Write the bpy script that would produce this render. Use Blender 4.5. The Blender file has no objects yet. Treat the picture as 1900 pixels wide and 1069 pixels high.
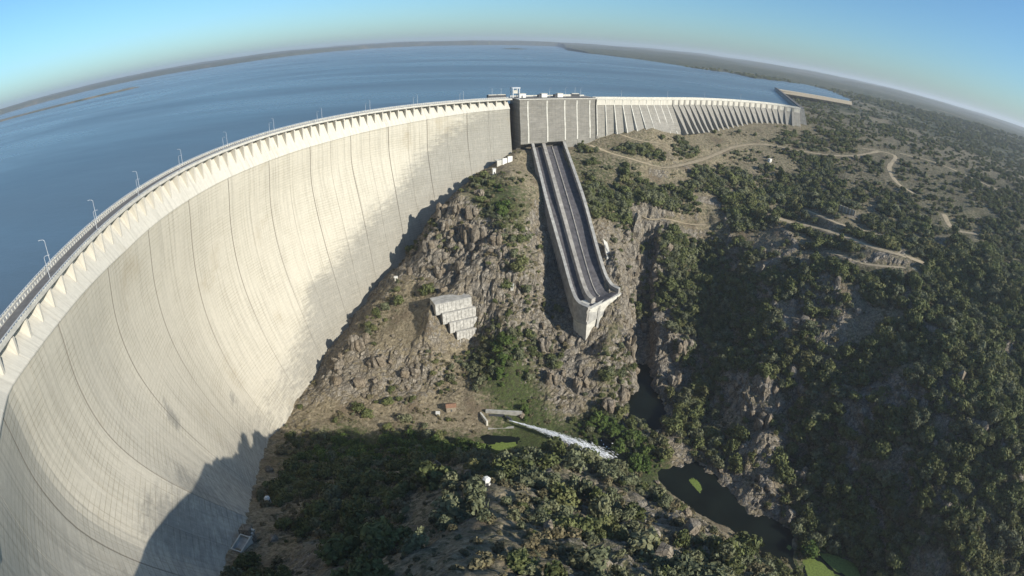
import bpy, bmesh, math, random, time
import numpy as np
from mathutils import Vector, Matrix, Euler
T0 = time.time()
sc = bpy.context.scene
COL = sc.collection
rad = math.radians

# ------------------------------------------------------------------ camera
# wide action-camera lens (equidistant), hovering about 60 m above the dam crest
cam_d = bpy.data.cameras.new('camera')
cam_d.type = 'PANO'
cam_d.panorama_type = 'FISHEYE_LENS_POLYNOMIAL'
cam_d.sensor_fit = 'HORIZONTAL'
cam_d.sensor_width = 36.0
cam_d.fisheye_fov = rad(160)
cam_d.fisheye_polynomial_k0 = 0.0
cam_d.fisheye_polynomial_k1 = -1900 / 36.0 / 993.68
cam_d.fisheye_polynomial_k2 = 0.0
cam_d.fisheye_polynomial_k3 = 0.0
cam_d.fisheye_polynomial_k4 = 0.0
cam_d.clip_start = 0.5
cam_d.clip_end = 60000
cam = bpy.data.objects.new('camera', cam_d)
COL.objects.link(cam)
cam.matrix_world = Matrix.Rotation(rad(90) - 0.46116, 4, 'X') @ Matrix.Rotation(0.020007, 4, 'Z')
sc.camera = cam

# ------------------------------------------------------------------ sky, sun, exposure
SUN_AZ, SUN_EL = rad(125), rad(26)          # clockwise from +Y
world = bpy.data.worlds.new('World')
sc.world = world
world.use_nodes = True
wn = world.node_tree
wn.nodes.clear()
sky = wn.nodes.new('ShaderNodeTexSky')
sky.sky_type = 'NISHITA'
sky.sun_disc = False
sky.sun_elevation = SUN_EL
sky.sun_rotation = SUN_AZ
sky.altitude = 0
sky.air_density = 1.0
sky.dust_density = 0.8
sky.ozone_density = 5.0
bg = wn.nodes.new('ShaderNodeBackground')
bg.inputs['Strength'].default_value = 0.079
wo = wn.nodes.new('ShaderNodeOutputWorld')
tint = wn.nodes.new('ShaderNodeMix'); tint.data_type = 'RGBA'; tint.blend_type = 'MULTIPLY'
tint.inputs[0].default_value = 1.0; tint.inputs[7].default_value = (.76, .98, 1.04, 1)      # the lens's cool white balance
wn.links.new(sky.outputs[0], tint.inputs[6])
wn.links.new(tint.outputs[2], bg.inputs[0])
wn.links.new(bg.outputs[0], wo.inputs[0])
sun_d = bpy.data.lights.new('sun', 'SUN')
sun_d.energy = 3.7
sun_d.angle = rad(0.53)
sun_d.color = (1.0, 0.945, 0.85)
sun = bpy.data.objects.new('sun', sun_d)
COL.objects.link(sun)
SUNV = Vector((math.sin(SUN_AZ) * math.cos(SUN_EL), math.cos(SUN_AZ) * math.cos(SUN_EL), math.sin(SUN_EL)))
sun.rotation_euler = SUNV.to_track_quat('Z', 'Y').to_euler()
sc.view_settings.view_transform = 'Standard'
sc.view_settings.look = 'None'
sc.view_settings.exposure = 0.86
sc.view_settings.gamma = 1.0
sc.view_settings.use_curve_mapping = False
sc.render.engine = 'CYCLES'
sc.cycles.max_bounces = 6
sc.cycles.diffuse_bounces = 2
sc.cycles.glossy_bounces = 2
sc.cycles.transmission_bounces = 2
sc.cycles.transparent_max_bounces = 8
sc.cycles.volume_bounces = 0
sc.cycles.use_denoising = True

# <terrain>  ---------------------------------------------------------- relief (plain numpy)
WATER, CREST, RIVER = -66.0, -60.0, -251.5
# estimated points of the gorge: x, y, z, share of trees, of bare rock, of green ground
CP=[
(5,535,-110,0.1,0.3,0.3),(-19,524,-122,0.1,0.5,0.2),(-44,508,-137,0.2,0.6,0.2),(-88,474,-173,0.1,0.8,0.2),(-101,449,-199,0.1,0.8,0.2),
(-122,422,-214,0.1,0.8,0.2),(-144,381,-238,0.1,0.8,0.2),(-155,332,-250,0.1,0.8,0.2),(-161,302,-252,0.1,0.8,0.2),(-167,265,-247.5,0.1,0.6,0.1),
(-153,211,-226,0.1,0.5,0.1),(-138,174,-208,0.1,0.5,0.1),(-117,134,-180,0.1,0.5,0.1),(-110,110,-172,0.1,0.5,0.1),(-105,92,-166,0.1,0.5,0.1),
(-49,447,-133,0.3,0.6,0.3),(-68,425,-160,0.2,1,0.2),(-82,420,-178,0.2,0.9,0.2),(-96,396,-194,0.3,0.6,0.2),(-115,378,-208,0.3,0.5,0.2),
(-126,346,-225,0.1,0.8,0.1),(-138,322,-240,0.1,0.9,0.1),(-2,477,-117,0.1,0.1,0.2),(-16,459,-130,0.7,0.3,0.8),(-38,433,-147,0.4,0.6,0.5),
(-10,423,-143,0.7,0.3,0.8),(-32,409,-162,0.05,1,0),(-52,411,-173,0.05,1,0.1),(-1,390,-163,0.4,0.6,0.4),(15,435,-137,0.3,0.3,0.4),
(15,384,-174,0.6,0.4,0.5),(-21,377,-181,0.1,0.9,0.1),(-52,386,-191,0.05,0.8,0),(-84,386,-199,0.2,0.3,0.2),(-99,363,-214,0.3,0.3,0.3),
(-71,354,-213,0.05,0.3,0),(-45,346,-224,0.1,0.3,0.2),(-25,360,-210,0.5,0.4,0.9),(-4,364,-193,0.2,0.8,0.2),(-3,337,-215,0.9,0.2,1),
(-7,319,-232,0.8,0.2,1),(-102,334,-226,0.05,0.6,0),(-120,310,-243,0.05,0.9,0.1),(-74,313,-240,0.03,0.9,0),(-38,315,-240,0.1,0.5,0),
(-137,289,-251,0.2,0.3,0.1),(-94,284,-249,0.02,0.2,0),(-55,285,-249,0.05,0.1,0),(-24,284,-249,0.02,0.1,0),(13,306,-244,0.4,0.4,0.8),
(22,348,-221,0.2,0.7,0.2),(27,385,-203,0.2,0.7,0.2),(32,415,-188,0.2,0.7,0.2),(25,437,-162,0.2,0.7,0.3),(24,512,-133,0.2,0.4,0.3),
(52,337,-221,0.1,0.8,0.1),(53,320,-234,0.1,0.9,0.1),(45,299,-248,0.2,0.8,0.3),(70,335,-215,0.7,0.3,0.6),(84,353,-204,0.6,0.3,0.5),
(73,318,-232,0.6,0.4,0.6),(82,309,-246,0.2,0.9,0.3),(59,284,-250,0.8,0.05,1),(75,273,-251,0.9,0,1),(78,242,-250.5,0.9,0,1),
(93,238,-251,0.5,0.2,0.8),(60,527,-119,0.6,0.2,0.5),(74,481,-139,0.7,0.3,0.5),(-131,228,-236,0.9,0.2,0.8),(-89,259,-251,0.9,0.1,0.9),
(-51,256,-250,0.9,0.1,0.9),(-116,273,-251,0.7,0.1,0.8),(-68,271,-250.5,0.6,0.1,0.8),(-35,271,-250.5,0.6,0.1,0.8),(-12,198,-200,0.6,0.3,0.3),
(-5,264,-252.5,0,0,1),(-124,272,-251,0.2,0.2,0.5),(20,272,-250,0.5,0.1,0.9),(23,252,-248,0.3,0.4,0.4),(27,201,-192,0.4,0.6,0.4),
(50,172,-184,0.5,0.6,0.4),(70,150,-180,0.5,0.7,0.4),(85,128,-172,0.4,0.7,0.3),(94,95,-160,0.6,0.5,0.4),(-8,131,-143,0.2,0.4,0.3),
(-9,96,-119,0.3,0.4,0.3),(-9,73,-103,0.3,0.4,0.3),(-8,59,-92,0.4,0.4,0.3),(10,111,-137,0.7,0.5,0.4),(27,104,-140,0.7,0.6,0.4),
(40,84,-130,0.7,0.6,0.4),(63,94,-148,0.7,0.5,0.4),(14,72,-110,0.7,0.5,0.4),(12,148,-160,0.7,0.4,0.4),(-31,148,-163,0.75,0.3,0.3),
(-61,168,-188,0.75,0.3,0.3),(-100,188,-214,0.7,0.3,0.3),(-115,164,-204,0.5,0.3,0.3),(-41,101,-140,0.75,0.3,0.3),(-82,122,-174,0.7,0.3,0.3),
(-53,82,-136,0.4,0.4,0.3),(-81,92,-158,0.3,0.4,0.2),(-23,68,-108,0.4,0.4,0.3),(-70,97,-155,0.2,0.8,0.2),(-11,175,-180,0.4,0.3,0.2),
(-55,209,-218,0.5,0.3,0.3),(24,134,-158,0.6,0.7,0.3),(46,133,-165,0.6,0.7,0.3),(114,244,-251,0.1,0.8,0.2),(135,224,-251,0.1,0.9,0.1),
(155,202,-251,0.1,0.9,0.1),(169,183,-251,0.1,0.9,0.1),(177,160,-250,0.3,0.3,0.8),(128,206,-258,0,0.2,0.2),(109,234,-258,0,0.2,0.2),
(156,178,-258,0,0.2,0.2),(195,151,-253,0.1,0,1),(206,139,-252.5,0.1,0,1),(97,304,-255,0,0.5,0.2),(135,458,-177,0.5,0.5,0.3),
(134,441,-197,0.5,0.5,0.3),(126,387,-223,0.4,0.7,0.2),(119,333,-241,0.2,0.9,0.2),(104,289,-245,0.2,0.8,0.2),(109,265,-246,0.2,0.8,0.2),
(88,261,-250,0.9,0,1),(97,248,-250.3,0.9,0,1),(-52,368,-189,0.05,0.5,0),(-38,373,-184,0.05,0.7,0),(-68,367,-203,0.05,0.4,0),
(93,402,-158.5,0.2,0.8,0.2),(91,366,-191.9,0.2,0.8,0.2),(93,346,-219.2,0.2,0.8,0.3),(92,320,-251.9,0.1,0.9,0.2),(60,565,-110.9,0.3,0.1,0.3),
(113,606,-95,0.4,0.1,0.3),(170,585,-107.7,0.3,0.3,0.2),(244,682,-94,0.2,0.1,0.2),(338,715,-91.8,0.2,0.1,0.2),(434,750,-80.3,0.3,0.1,0.3),
(152,610,-88.1,0.42,0.16,0.3),(146,580,-102.1,0.42,0.16,0.3),(139,545,-119.1,0.42,0.16,0.3),(133,510,-139.2,0.7,0.4,0.3),(125,470,-154.6,0.7,0.4,0.3),
(230,638,-107,0.38,0.16,0.3),(212,578,-122,0.38,0.16,0.3),(196,526,-140,0.46,0.24,0.3),(189,493,-168,0.46,0.24,0.3),(188,481,-184,0.46,0.24,0.3),
(183,455,-202,0.75,0.4,0.3),(167,392,-226,0.75,0.4,0.3),(151,331,-240,0.75,0.4,0.3),(144,304,-246,0.75,0.4,0.3),(138,278,-250,0.75,0.4,0.3),
(323,676,-106,0.4,0.14,0.3),(294,606,-122,0.4,0.14,0.3),(268,543,-140,0.5,0.21,0.3),(247,490,-155,0.5,0.21,0.3),(236,457,-172,0.5,0.21,0.3),
(218,412,-181,0.8,0.35,0.3),(207,380,-192,0.8,0.35,0.3),(198,351,-202,0.8,0.35,0.3),(182,301,-220,0.8,0.35,0.3),(173,264,-240,0.8,0.35,0.3),
(160,219,-248,0.8,0.35,0.3),(440,728,-104,0.42,0.12,0.3),(384,626,-118,0.42,0.12,0.3),(339,543,-134,0.53,0.18,0.3),(304,475,-146,0.53,0.18,0.3),
(280,428,-158,0.53,0.18,0.3),(254,377,-164,0.85,0.3,0.3),(241,348,-175,0.85,0.3,0.3),(231,323,-186,0.85,0.3,0.3),(215,280,-206,0.85,0.3,0.3),
(202,241,-223,0.85,0.3,0.3),(194,208,-241,0.85,0.3,0.3),(185,181,-249,0.85,0.3,0.3),(692,936,-84,0.42,0.1,0.35),(586,784,-98,0.42,0.1,0.35),
(492,649,-112,0.42,0.1,0.35),(414,536,-125,0.53,0.15,0.35),(363,460,-136,0.53,0.15,0.35),(328,405,-146,0.53,0.15,0.35),(305,369,-153,0.53,0.15,0.35),
(284,332,-166,0.85,0.25,0.35),(272,307,-177,0.85,0.25,0.35),(253,264,-197,0.85,0.25,0.35),(237,226,-214,0.85,0.25,0.35),(225,192,-230,0.85,0.25,0.35),
(215,159,-244,0.85,0.25,0.35),(211,145,-250,0.85,0.25,0.35),(1109,1231,-80,0.45,0.08,0.4),(821,903,-92,0.45,0.08,0.4),(639,692,-105,0.45,0.08,0.4),
(516,547,-118,0.56,0.12,0.4),(439,455,-128,0.56,0.12,0.4),(387,391,-137,0.56,0.12,0.4),(350,344,-145,0.9,0.2,0.4),(325,309,-154,0.9,0.2,0.4),
(307,282,-163,0.9,0.2,0.4),(281,238,-181,0.9,0.2,0.4),(263,202,-198,0.9,0.2,0.4),(249,169,-213,0.9,0.2,0.4),(238,139,-227,0.9,0.2,0.4),
(234,122,-236,0.9,0.2,0.4),(1287,1167,-84,0.45,0.08,0.45),(860,768,-96,0.45,0.08,0.45),(647,565,-109,0.56,0.12,0.45),(531,453,-119,0.56,0.12,0.45),
(455,378,-127,0.56,0.12,0.45),(406,327,-135,0.9,0.2,0.45),(374,291,-144,0.9,0.2,0.45),(351,263,-153,0.9,0.2,0.45),(317,218,-170,0.9,0.2,0.45),
(295,182,-186,0.9,0.2,0.45),(279,150,-201,0.9,0.2,0.45),(266,120,-215,0.9,0.2,0.45),(261,104,-224,0.9,0.2,0.45),(2711,2065,-76,0.45,0.08,0.45),
(1256,942,-88,0.45,0.08,0.45),(830,609,-101,0.56,0.12,0.45),(651,465,-112,0.56,0.12,0.45),(477,321,-129,0.9,0.2,0.45),(401,249,-146,0.9,0.2,0.45),
(357,201,-162,0.9,0.2,0.45),(328,164,-177,0.9,0.2,0.45),(309,133,-192,0.9,0.2,0.45),(294,103,-206,0.9,0.2,0.45),(195,325,-206.4,0.3,0.8,0.2),
(183,292,-213.4,0.2,0.95,0.2),(172,246,-224.8,0.2,1,0.2),(161,218,-236.7,0.1,1,0.2),(203,272,-228.9,0.6,0.4,0.2),(197,234,-246.5,0.6,0.4,0.2),
(131,338,-244.8,0.1,1,0.2),(131,370,-223.7,0.2,0.9,0.2),(180,356,-225.7,0.6,0.4,0.2),(160,296,-245.5,0.4,0.5,0.2),(-63,358,-192,0.05,0.4,0.1),
(-62,350,-203,0.05,0.4,0.1),(-59,342,-215,0.05,0.4,0.1),(51,337,-226,0.1,0.9,0.1),(60,343,-226,0.1,0.9,0.1),(44,345,-224,0.1,0.9,0.1),
(88,388,-187,0.3,0.7,0.3),(83,420,-174,0.3,0.7,0.3),(77,450,-155,0.4,0.5,0.3),(93,374,-197,0.3,0.7,0.3),(97,420,-172,0.2,0.8,0.2),
(-40,350,-227,0.05,0.5,0.1),(-50,344,-227,0.05,0.5,0.1),(-30,355,-227,0.1,0.5,0.3),(172,130,-257,0,0.3,0.3),(215,75,-257,0,0.3,0.3),
(300,20,-257,0,0.3,0.3),(480,-70,-256,0,0.3,0.3),(700,-160,-256,0,0.3,0.3),(100,70,-165,0.5,0.4,0.3),(140,50,-205,0.5,0.4,0.3),
(190,10,-200,0.5,0.4,0.3),(280,-60,-190,0.5,0.4,0.3),(160,-60,-140,0.5,0.4,0.3),(60,40,-115,0.5,0.4,0.3),(60,-60,-95,0.5,0.4,0.3),
(5,35,-82,0.5,0.3,0.3),(0,0,-76,0.5,0.3,0.3),(-35,35,-94,0.5,0.3,0.3),(-75,55,-130,0.4,0.4,0.2),(-60,10,-95,0.4,0.3,0.3),  # unseen ground below the camera, heights shaped to cast the shadow on the dam
(-20,-60,-85,0.5,0.3,0.3),(-80,-120,-78,0.5,0.3,0.3),(120,-180,-95,0.5,0.3,0.3),(330,-200,-110,0.6,0.3,0.3),(350,70,-235,0.6,0.3,0.3),
(420,110,-190,0.6,0.3,0.3),(480,180,-165,0.6,0.3,0.3),(560,60,-200,0.6,0.3,0.3),(640,160,-145,0.6,0.2,0.3),(800,60,-150,0.6,0.2,0.3),
(800,400,-95,0.6,0.1,0.3),(700,700,-80,0.6,0.1,0.3),(520,760,-78,0.6,0.1,0.3),(-250,-200,-80,0.5,0.2,0.3),(-210,300,-250,0,0.5,0),
(-190,420,-235,0,0.5,0),(-90,540,-170,0,0.5,0),(-20,580,-120,0,0.5,0),(60,620,-100,0,0.5,0),(-200,150,-200,0,0.5,0),
(-165,60,-140,0,0.5,0),(-180,220,-230,0,0.5,0),(105,332,-257,0,0.6,0.2),(107,362,-252,0,0.6,0.2),(111,392,-242,0,0.6,0.2),
(113,422,-226,0,0.6,0.2),(117,455,-200,0.2,0.6,0.2),(103,308,-257,0,0.6,0.2),(121,322,-245,0.1,0.8,0.2)
]

def _hash(ix, iy, iz, seed):
    h = (ix.astype(np.int64) * 374761393 + iy.astype(np.int64) * 668265263 + iz.astype(np.int64) * 2147483647 + seed * 1274126177) & 0xffffffff
    h = ((h ^ (h >> 13)) * 1274126177) & 0xffffffff
    h = ((h ^ (h >> 16)) * 2246822519) & 0xffffffff
    return ((h ^ (h >> 15)) & 0xffffff) / float(0xffffff)
def vnoise(x, y, z, seed=0):
    xi, yi, zi = np.floor(x), np.floor(y), np.floor(z)
    fx, fy, fz = x - xi, y - yi, z - zi
    fx, fy, fz = [f * f * f * (f * (f * 6 - 15) + 10) for f in (fx, fy, fz)]
    r = 0
    for a in (0, 1):
        for b in (0, 1):
            for c in (0, 1):
                w = (fx if a else 1 - fx) * (fy if b else 1 - fy) * (fz if c else 1 - fz)
                r = r + w * _hash(xi + a, yi + b, zi + c, seed)
    return r * 2 - 1
def fbm(x, y, z, oct=4, seed=0):
    r, a, f = 0, 1.0, 1.0
    for i in range(oct):
        r = r + a * vnoise(x * f, y * f, z * f, seed + i * 17)
        a *= .5; f *= 2.03
    return r
def cells(x, y, z, seed=0):
    """nearest feature point: distance, second distance and the random value of the cell"""
    xi, yi, zi = np.floor(x), np.floor(y), np.floor(z)
    d1 = np.full(x.shape, 9.); d2 = np.full(x.shape, 9.); v = np.zeros(x.shape)
    for a in (-1, 0, 1):
        for b in (-1, 0, 1):
            for c in (-1, 0, 1):
                px, py, pz = xi + a, yi + b, zi + c
                d = np.sqrt((px + _hash(px, py, pz, seed) - x) ** 2 + (py + _hash(px, py, pz, seed + 1) - y) ** 2 + (pz + _hash(px, py, pz, seed + 2) - z) ** 2)
                n = d < d1
                d2 = np.where(n, d1, np.minimum(d2, d)); v = np.where(n, _hash(px, py, pz, seed + 3), v); d1 = np.where(n, d, d1)
    return d1, d2, v
def sstep(a, b, x):
    t = np.clip((x - a) / (b - a), 0, 1)
    return t * t * (3 - 2 * t)
# the arch: centre, and crest radius along the angle
AC = np.array([119., 263.])
_m = np.array([(-135,76),(-150,104),(-164,139),(-174,175),(-188,238),(-189,301),(-179,365),(-156,419),(-120,461),(-78,498),(-30,533),(-9,550)], float) - AC
_pa, _pr = np.arctan2(_m[:, 1], _m[:, 0]) % (2 * np.pi), np.hypot(_m[:, 0], _m[:, 1])
_pf = np.polyfit(_pa - 2.9, _pr, 4)
PH0, PH1 = math.radians(113.6), math.radians(229)
def arch_R(ph):
    return np.polyval(_pf, np.clip(ph, math.radians(113), math.radians(217)) - 2.9)
_U = np.linspace(0, 1, 21)
_SEC = [(112, 48, [0, .3, .6, 1], [0, 1.5, 4, 9]), (130, 105, [0, .15, .4, .7, 1], [0, 2, 1, 8, 17]), (145.8, 152, [0, .11, .26, .41, .565, 1], [0, 3, -.5, 5.3, 11, 22]),
        (162, 182, [0, .1, .28, .45, .6, 1], [0, 2, -3.5, -2, 3, 24]), (180, 192, [0, .08, .28, .44, .56, .75, 1], [0, 1.8, -4.5, -6, -4, 5, 27]),
        (199.8, 150, [0, .09, .25, .38, .5, .65, .8, 1], [0, 0, -4.5, -4.5, -1, 8, 20, 38]), (209.3, 118, [0, .09, .3, .48, .61, .74, .85, 1], [0, 1.4, -1, .6, 6.4, 15.8, 26.4, 42]), (230, 95, [0, .1, .3, .5, .7, 1], [0, 1, 0, 4, 16, 40])]
_SA = np.array([s[0] for s in _SEC], float); _SH = np.array([s[1] for s in _SEC], float)
_SD = np.array([np.interp(_U, s[2], s[3]) for s in _SEC])
for _ in range(2): _SD[:, 1:-1] = (_SD[:, :-2] + 2 * _SD[:, 1:-1] + _SD[:, 2:]) / 4
def face_d(ph, h):      # double curvature: how far the downstream face stands out below the crest edge
    a = np.degrees(ph) + np.zeros_like(h); h = np.asarray(h, float) + np.zeros_like(a)
    H = np.interp(a, _SA, _SH); u = h / H
    k = np.clip(np.searchsorted(_SA, a) - 1, 0, len(_SA) - 2); w = np.clip((a - _SA[k]) / (_SA[k + 1] - _SA[k]), 0, 1); w = w * w * (3 - 2 * w)
    q = np.clip(u, 0, 1) * 20; i = np.clip(q.astype(int), 0, 19); f = q - i
    v = lambda m: _SD[m, i] * (1 - f) + _SD[m, i + 1] * f
    d = v(k) * (1 - w) + v(k + 1) * w
    return d + np.maximum(u - 1, 0) * H * .5
def ledge_h(ph):
    a = np.degrees(ph)
    return np.interp(a, [113, 122, 135, 150, 165, 180, 195, 205, 216, 230], [9.5, 10.5, 14, 17, 18, 17.5, 16, 12.5, 9.5, 9])
def arch_pt(ph, d, z):
    r = arch_R(ph) - d
    return np.stack([AC[0] + r * np.cos(ph), AC[1] + r * np.sin(ph), np.zeros_like(r) + z], -1)
WING = np.array([(88,586),(152,621),(194,650),(243,686),(319,730),(391,757),(432,752)], float)
DYKE = np.array([(440,762),(676,1321),(943,1346)], float)
SHORE_AZ = np.array([-75,-60,-53.8,-47,-40.3,-34.6,-30,-25.6,-18.9,-12.5,-6,-3,0,2.8,4.4,5.2,7.3,10.7,14.1,18.6,22.5,24.8,27,30.4,33,35])
SHORE_R = np.array([7500,7600,7600,7400,7300,6600,6000,6600,7800,8000,8000,8300,8600,8900,8900,4700,3764,3238,2858,2425,2379,2162,2363,2637,2378,1643])
_az = np.linspace(-75, 35, 260)
_rr = np.interp(_az, SHORE_AZ, SHORE_R) * (1 + .012 * fbm(_az * .9, _az * 0, _az * 0, 3, 5))
_rr[-1] = 1643
SHORE = np.stack([_rr * np.sin(np.radians(_az)), _rr * np.cos(np.radians(_az))], 1)
_ph = np.linspace(PH0, PH1, 80)
ARCHUP = arch_pt(_ph, -8.0, 0)[:, :2]
# water's edge, counter-clockwise: dam from its left end to the right, dyke, then the shore back to the left
LAKE = np.concatenate([[(-2200, -1500)], [(-260, -170)], ARCHUP[::-1], [(2, 566)], WING + np.array([-3, 6]), DYKE[:2], SHORE[::-1]])
DAMSEG = 2 + 80 + 1 + len(WING) + 2
def inside(poly, x, y):
    r = np.zeros(x.shape, bool); n = len(poly)
    for i in range(n):
        (x0, y0), (x1, y1) = poly[i], poly[(i + 1) % n]
        if y0 == y1: continue
        c = ((y0 > y) != (y1 > y)) & (x < (x1 - x0) * (y - y0) / (y1 - y0) + x0)
        r ^= c
    return r
def dist_line(pts, x, y, closed=False):
    """distance to a polyline, and the parameter of the nearest point"""
    d = np.full(x.shape, 1e9); t_ = np.zeros(x.shape)
    for i in range(len(pts) - 1):
        a, b = pts[i], pts[i + 1]; v = b - a; L = v @ v
        t = np.clip(((x - a[0]) * v[0] + (y - a[1]) * v[1]) / L, 0, 1)
        q = np.hypot(x - a[0] - t * v[0], y - a[1] - t * v[1])
        n = q < d
        d = np.where(n, q, d); t_ = np.where(n, i + t, t_)
    return d, t_
_cp = np.array(CP)
def _fit():
    P = _cp[:, :2]; n = len(P)
    K = np.hypot(*(P[:, None] - P[None]).transpose(2, 0, 1))
    A = np.zeros((n + 3, n + 3)); A[:n, :n] = K - 1.0 * np.eye(n)
    A[:n, n] = A[n, :n] = 1
    A[:n, n + 1:] = P / 500; A[n + 1:, :n] = P.T / 500
    B = np.zeros((n + 3, 4)); B[:n] = _cp[:, 2:]
    return np.linalg.solve(A, B)
_w = _fit()
def rbf(x, y):
    r = np.zeros(x.shape + (4,)) + _w[-3] + (x / 500)[..., None] * _w[-2] + (y / 500)[..., None] * _w[-1]
    for i in range(len(_cp)):
        r += np.hypot(x - _cp[i, 0], y - _cp[i, 1])[..., None] * _w[i]
    return r
def axis(lo, hi, step, flo, fhi, g):
    m = list(np.arange(lo, hi, step)); s = step; v = m[-1]; up = []
    while v < fhi: s *= g; v += s; up.append(v)
    s = step; v = m[0]; dn = []
    while v > flo: s *= g; v -= s; dn.append(v)
    return np.array(dn[::-1] + m + up)
GX = axis(-195, 300, 1.75, -13000, 14000, 1.032)
GY = axis(70, 500, 1.75, -1400, 15000, 1.032)
X, Y = np.meshgrid(GX, GY)
A4 = rbf(np.clip(X, -260, 900), np.clip(Y, -220, 900))
Z = A4[..., 0].copy()
VEG, ROCK, GREEN = [np.clip(A4[..., i], 0, 1) for i in (1, 2, 3)]
RAD = np.hypot(X, Y)
far = sstep(600, 1000, np.maximum(RAD, 0))
hills = fbm(X / 900, Y / 900, X * 0, 3, 40)
FARZ = -86 + 76 * sstep(500, 9500, RAD) + hills * (3 + 14 * sstep(1200, 6000, RAD)) + 10 * sstep(9000, 14000, RAD)
Z = Z * (1 - far) + FARZ * far
VEG = VEG * (1 - far) + (.55 + .35 * fbm(X / 220, Y / 220, X * 0, 3, 9)) * far
ROCK = ROCK * (1 - far) + .06 * far
GREEN = GREEN * (1 - far) + .35 * far
# relief detail
gz = np.gradient(Z, GY, GX); SL = np.hypot(gz[0], gz[1])
near = 1 - sstep(450, 900, RAD)
rk = np.clip(ROCK * .8 + .5 * sstep(.5, 1.3, SL) - .1, 0, 1) * near
rw = sstep(105, 150, X) * (1 - sstep(520, 700, Y)) * near * sstep(RIVER + 1, RIVER + 22, Z) * (1 - sstep(-118, -104, Z))
rib = np.abs(vnoise(X / 48, Y / 48 + 7, X * 0, 63))
pat = fbm(X / 38, Y / 38, X * 0, 3, 67)
VEG = VEG * (1 - rw * .75 * np.clip((1 - sstep(.03, .16, rib)) + sstep(.12, .5, pat), 0, 1))
ROCK = np.clip(ROCK + rw * (.75 * (1 - sstep(.03, .13, rib)) + .35 * sstep(.3, .6, pat)), 0, 1)
# the narrow ravine right of the ridge
SLOT = np.array([(103,285),(105,310),(107,338),(111,366),(115,395),(120,425),(125,452),(131,475)], float)
SLZ = np.array([-256,-256,-256,-253,-246,-232,-205,-172.])
_d, _t = dist_line(SLOT, X, Y)
_c = np.interp(_t, np.arange(len(SLZ)), SLZ) + np.maximum(_d - 5.5, 0) * 3.2
Z = np.where(_d < 32, np.minimum(Z, _c), Z); ROCK = np.where(_d < 22, np.maximum(ROCK, .85), ROCK); VEG = np.where(_d < 18, VEG * .4, VEG)
Z += rw * (fbm(X / 75 + 3, Y / 75, X * 0, 2, 61) * 6 - 6 * np.abs(vnoise(X / 48, Y / 48 + 7, X * 0, 63)) + 2)
Z += near * (fbm(X / 34, Y / 34, Z / 34, 3, 3) * (1.2 + 2.6 * rk) + fbm(X / 9, Y / 9, Z / 9, 3, 4) * (.25 + 1.1 * rk))
# river bed and banks stay where they are
RIVERLINE = np.array([(130,395),(125,350),(112,300),(108,262),(112,225),(128,190),(146,160),(152,120),(150,60),(160,-60)], float)
# dirt tracks cut a bench into the slopes: x, y of the centre line and width
TRACKS = [
    ([(81,568),(105,550),(144,540),(177,549),(230,594),(276,631),(328,651),(379,637),(446,628),(521,652)], 6),
    ([(116,477),(152,485),(195,492)], 4.5),
    ([(498,664),(546,643),(496,590),(474,541),(478,508)], 6),
    ([(261,486),(294,455),(312,413),(327,369),(367,347)], 9),
    ([(310,492),(318,443),(343,429),(362,402)], 5),
    ([(479,450),(467,419),(495,405)], 7),
    ([(285,391),(297,359),(346,340)], 5),
    ([(117,589),(139,578),(166,585)], 4),
    ([(565,653),(612,626),(637,574),(656,520)], 6),

]
TRACKZ = []
def _bil(x, y, F):
    i = np.clip(np.searchsorted(GX, x) - 1, 0, len(GX) - 2); j = np.clip(np.searchsorted(GY, y) - 1, 0, len(GY) - 2)
    u = (x - GX[i]) / (GX[i + 1] - GX[i]); v = (y - GY[j]) / (GY[j + 1] - GY[j])
    return (F[j, i] * (1 - u) + F[j, i + 1] * u) * (1 - v) + (F[j + 1, i] * (1 - u) + F[j + 1, i + 1] * u) * v
def smooth_line(p, n):
    p = np.asarray(p, float); k = len(p)
    q = np.concatenate([[2 * p[0] - p[1]], p, [2 * p[-1] - p[-2]]]); o = []
    for i in range(k - 1):
        a, b, c, d = q[i:i + 4]
        for t in np.linspace(0, 1, n, endpoint=False):
            o.append(.5 * ((2 * b) + (c - a) * t + (2 * a - 5 * b + 4 * c - d) * t * t + (3 * b - a - 3 * c + d) * t ** 3))
    o.append(p[-1])
    return np.array(o)
for pts, wd in TRACKS:
    L = smooth_line(pts, 8)
    zz = _bil(L[:, 0], L[:, 1], Z)
    for _ in range(12):
        zz[1:-1] = (zz[:-2] + zz[1:-1] * 2 + zz[2:]) / 4
    TRACKZ.append((L, zz, wd))
    m = (X > L[:, 0].min() - 25) & (X < L[:, 0].max() + 25) & (Y > L[:, 1].min() - 25) & (Y < L[:, 1].max() + 25)
    d, t = dist_line(L, X[m], Y[m])
    zt = np.interp(t, np.arange(len(zz)), zz)
    k = 1 - sstep(wd * .7, wd * 1.6 + 2, d)
    Z[m] = Z[m] * (1 - k) + zt * k
    VEG[m] *= 1 - (1 - sstep(wd * .6, wd * 1.2, d))
# rock cut under the spillway chute
CHC = np.array([(35,559),(40.5,504),(46,455),(52,425),(57,401),(61.5,380),(67,364)], float); CHZ = np.array([-105,-121,-137.5,-156.5,-171.5,-182,-186.])
_d, _t = dist_line(CHC, X, Y)
Z = np.where(_d < 18, np.minimum(Z, np.interp(_t, np.arange(7), CHZ) - 7.5 + np.maximum(_d - 13.5, 0) * 2.5), Z)
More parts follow.
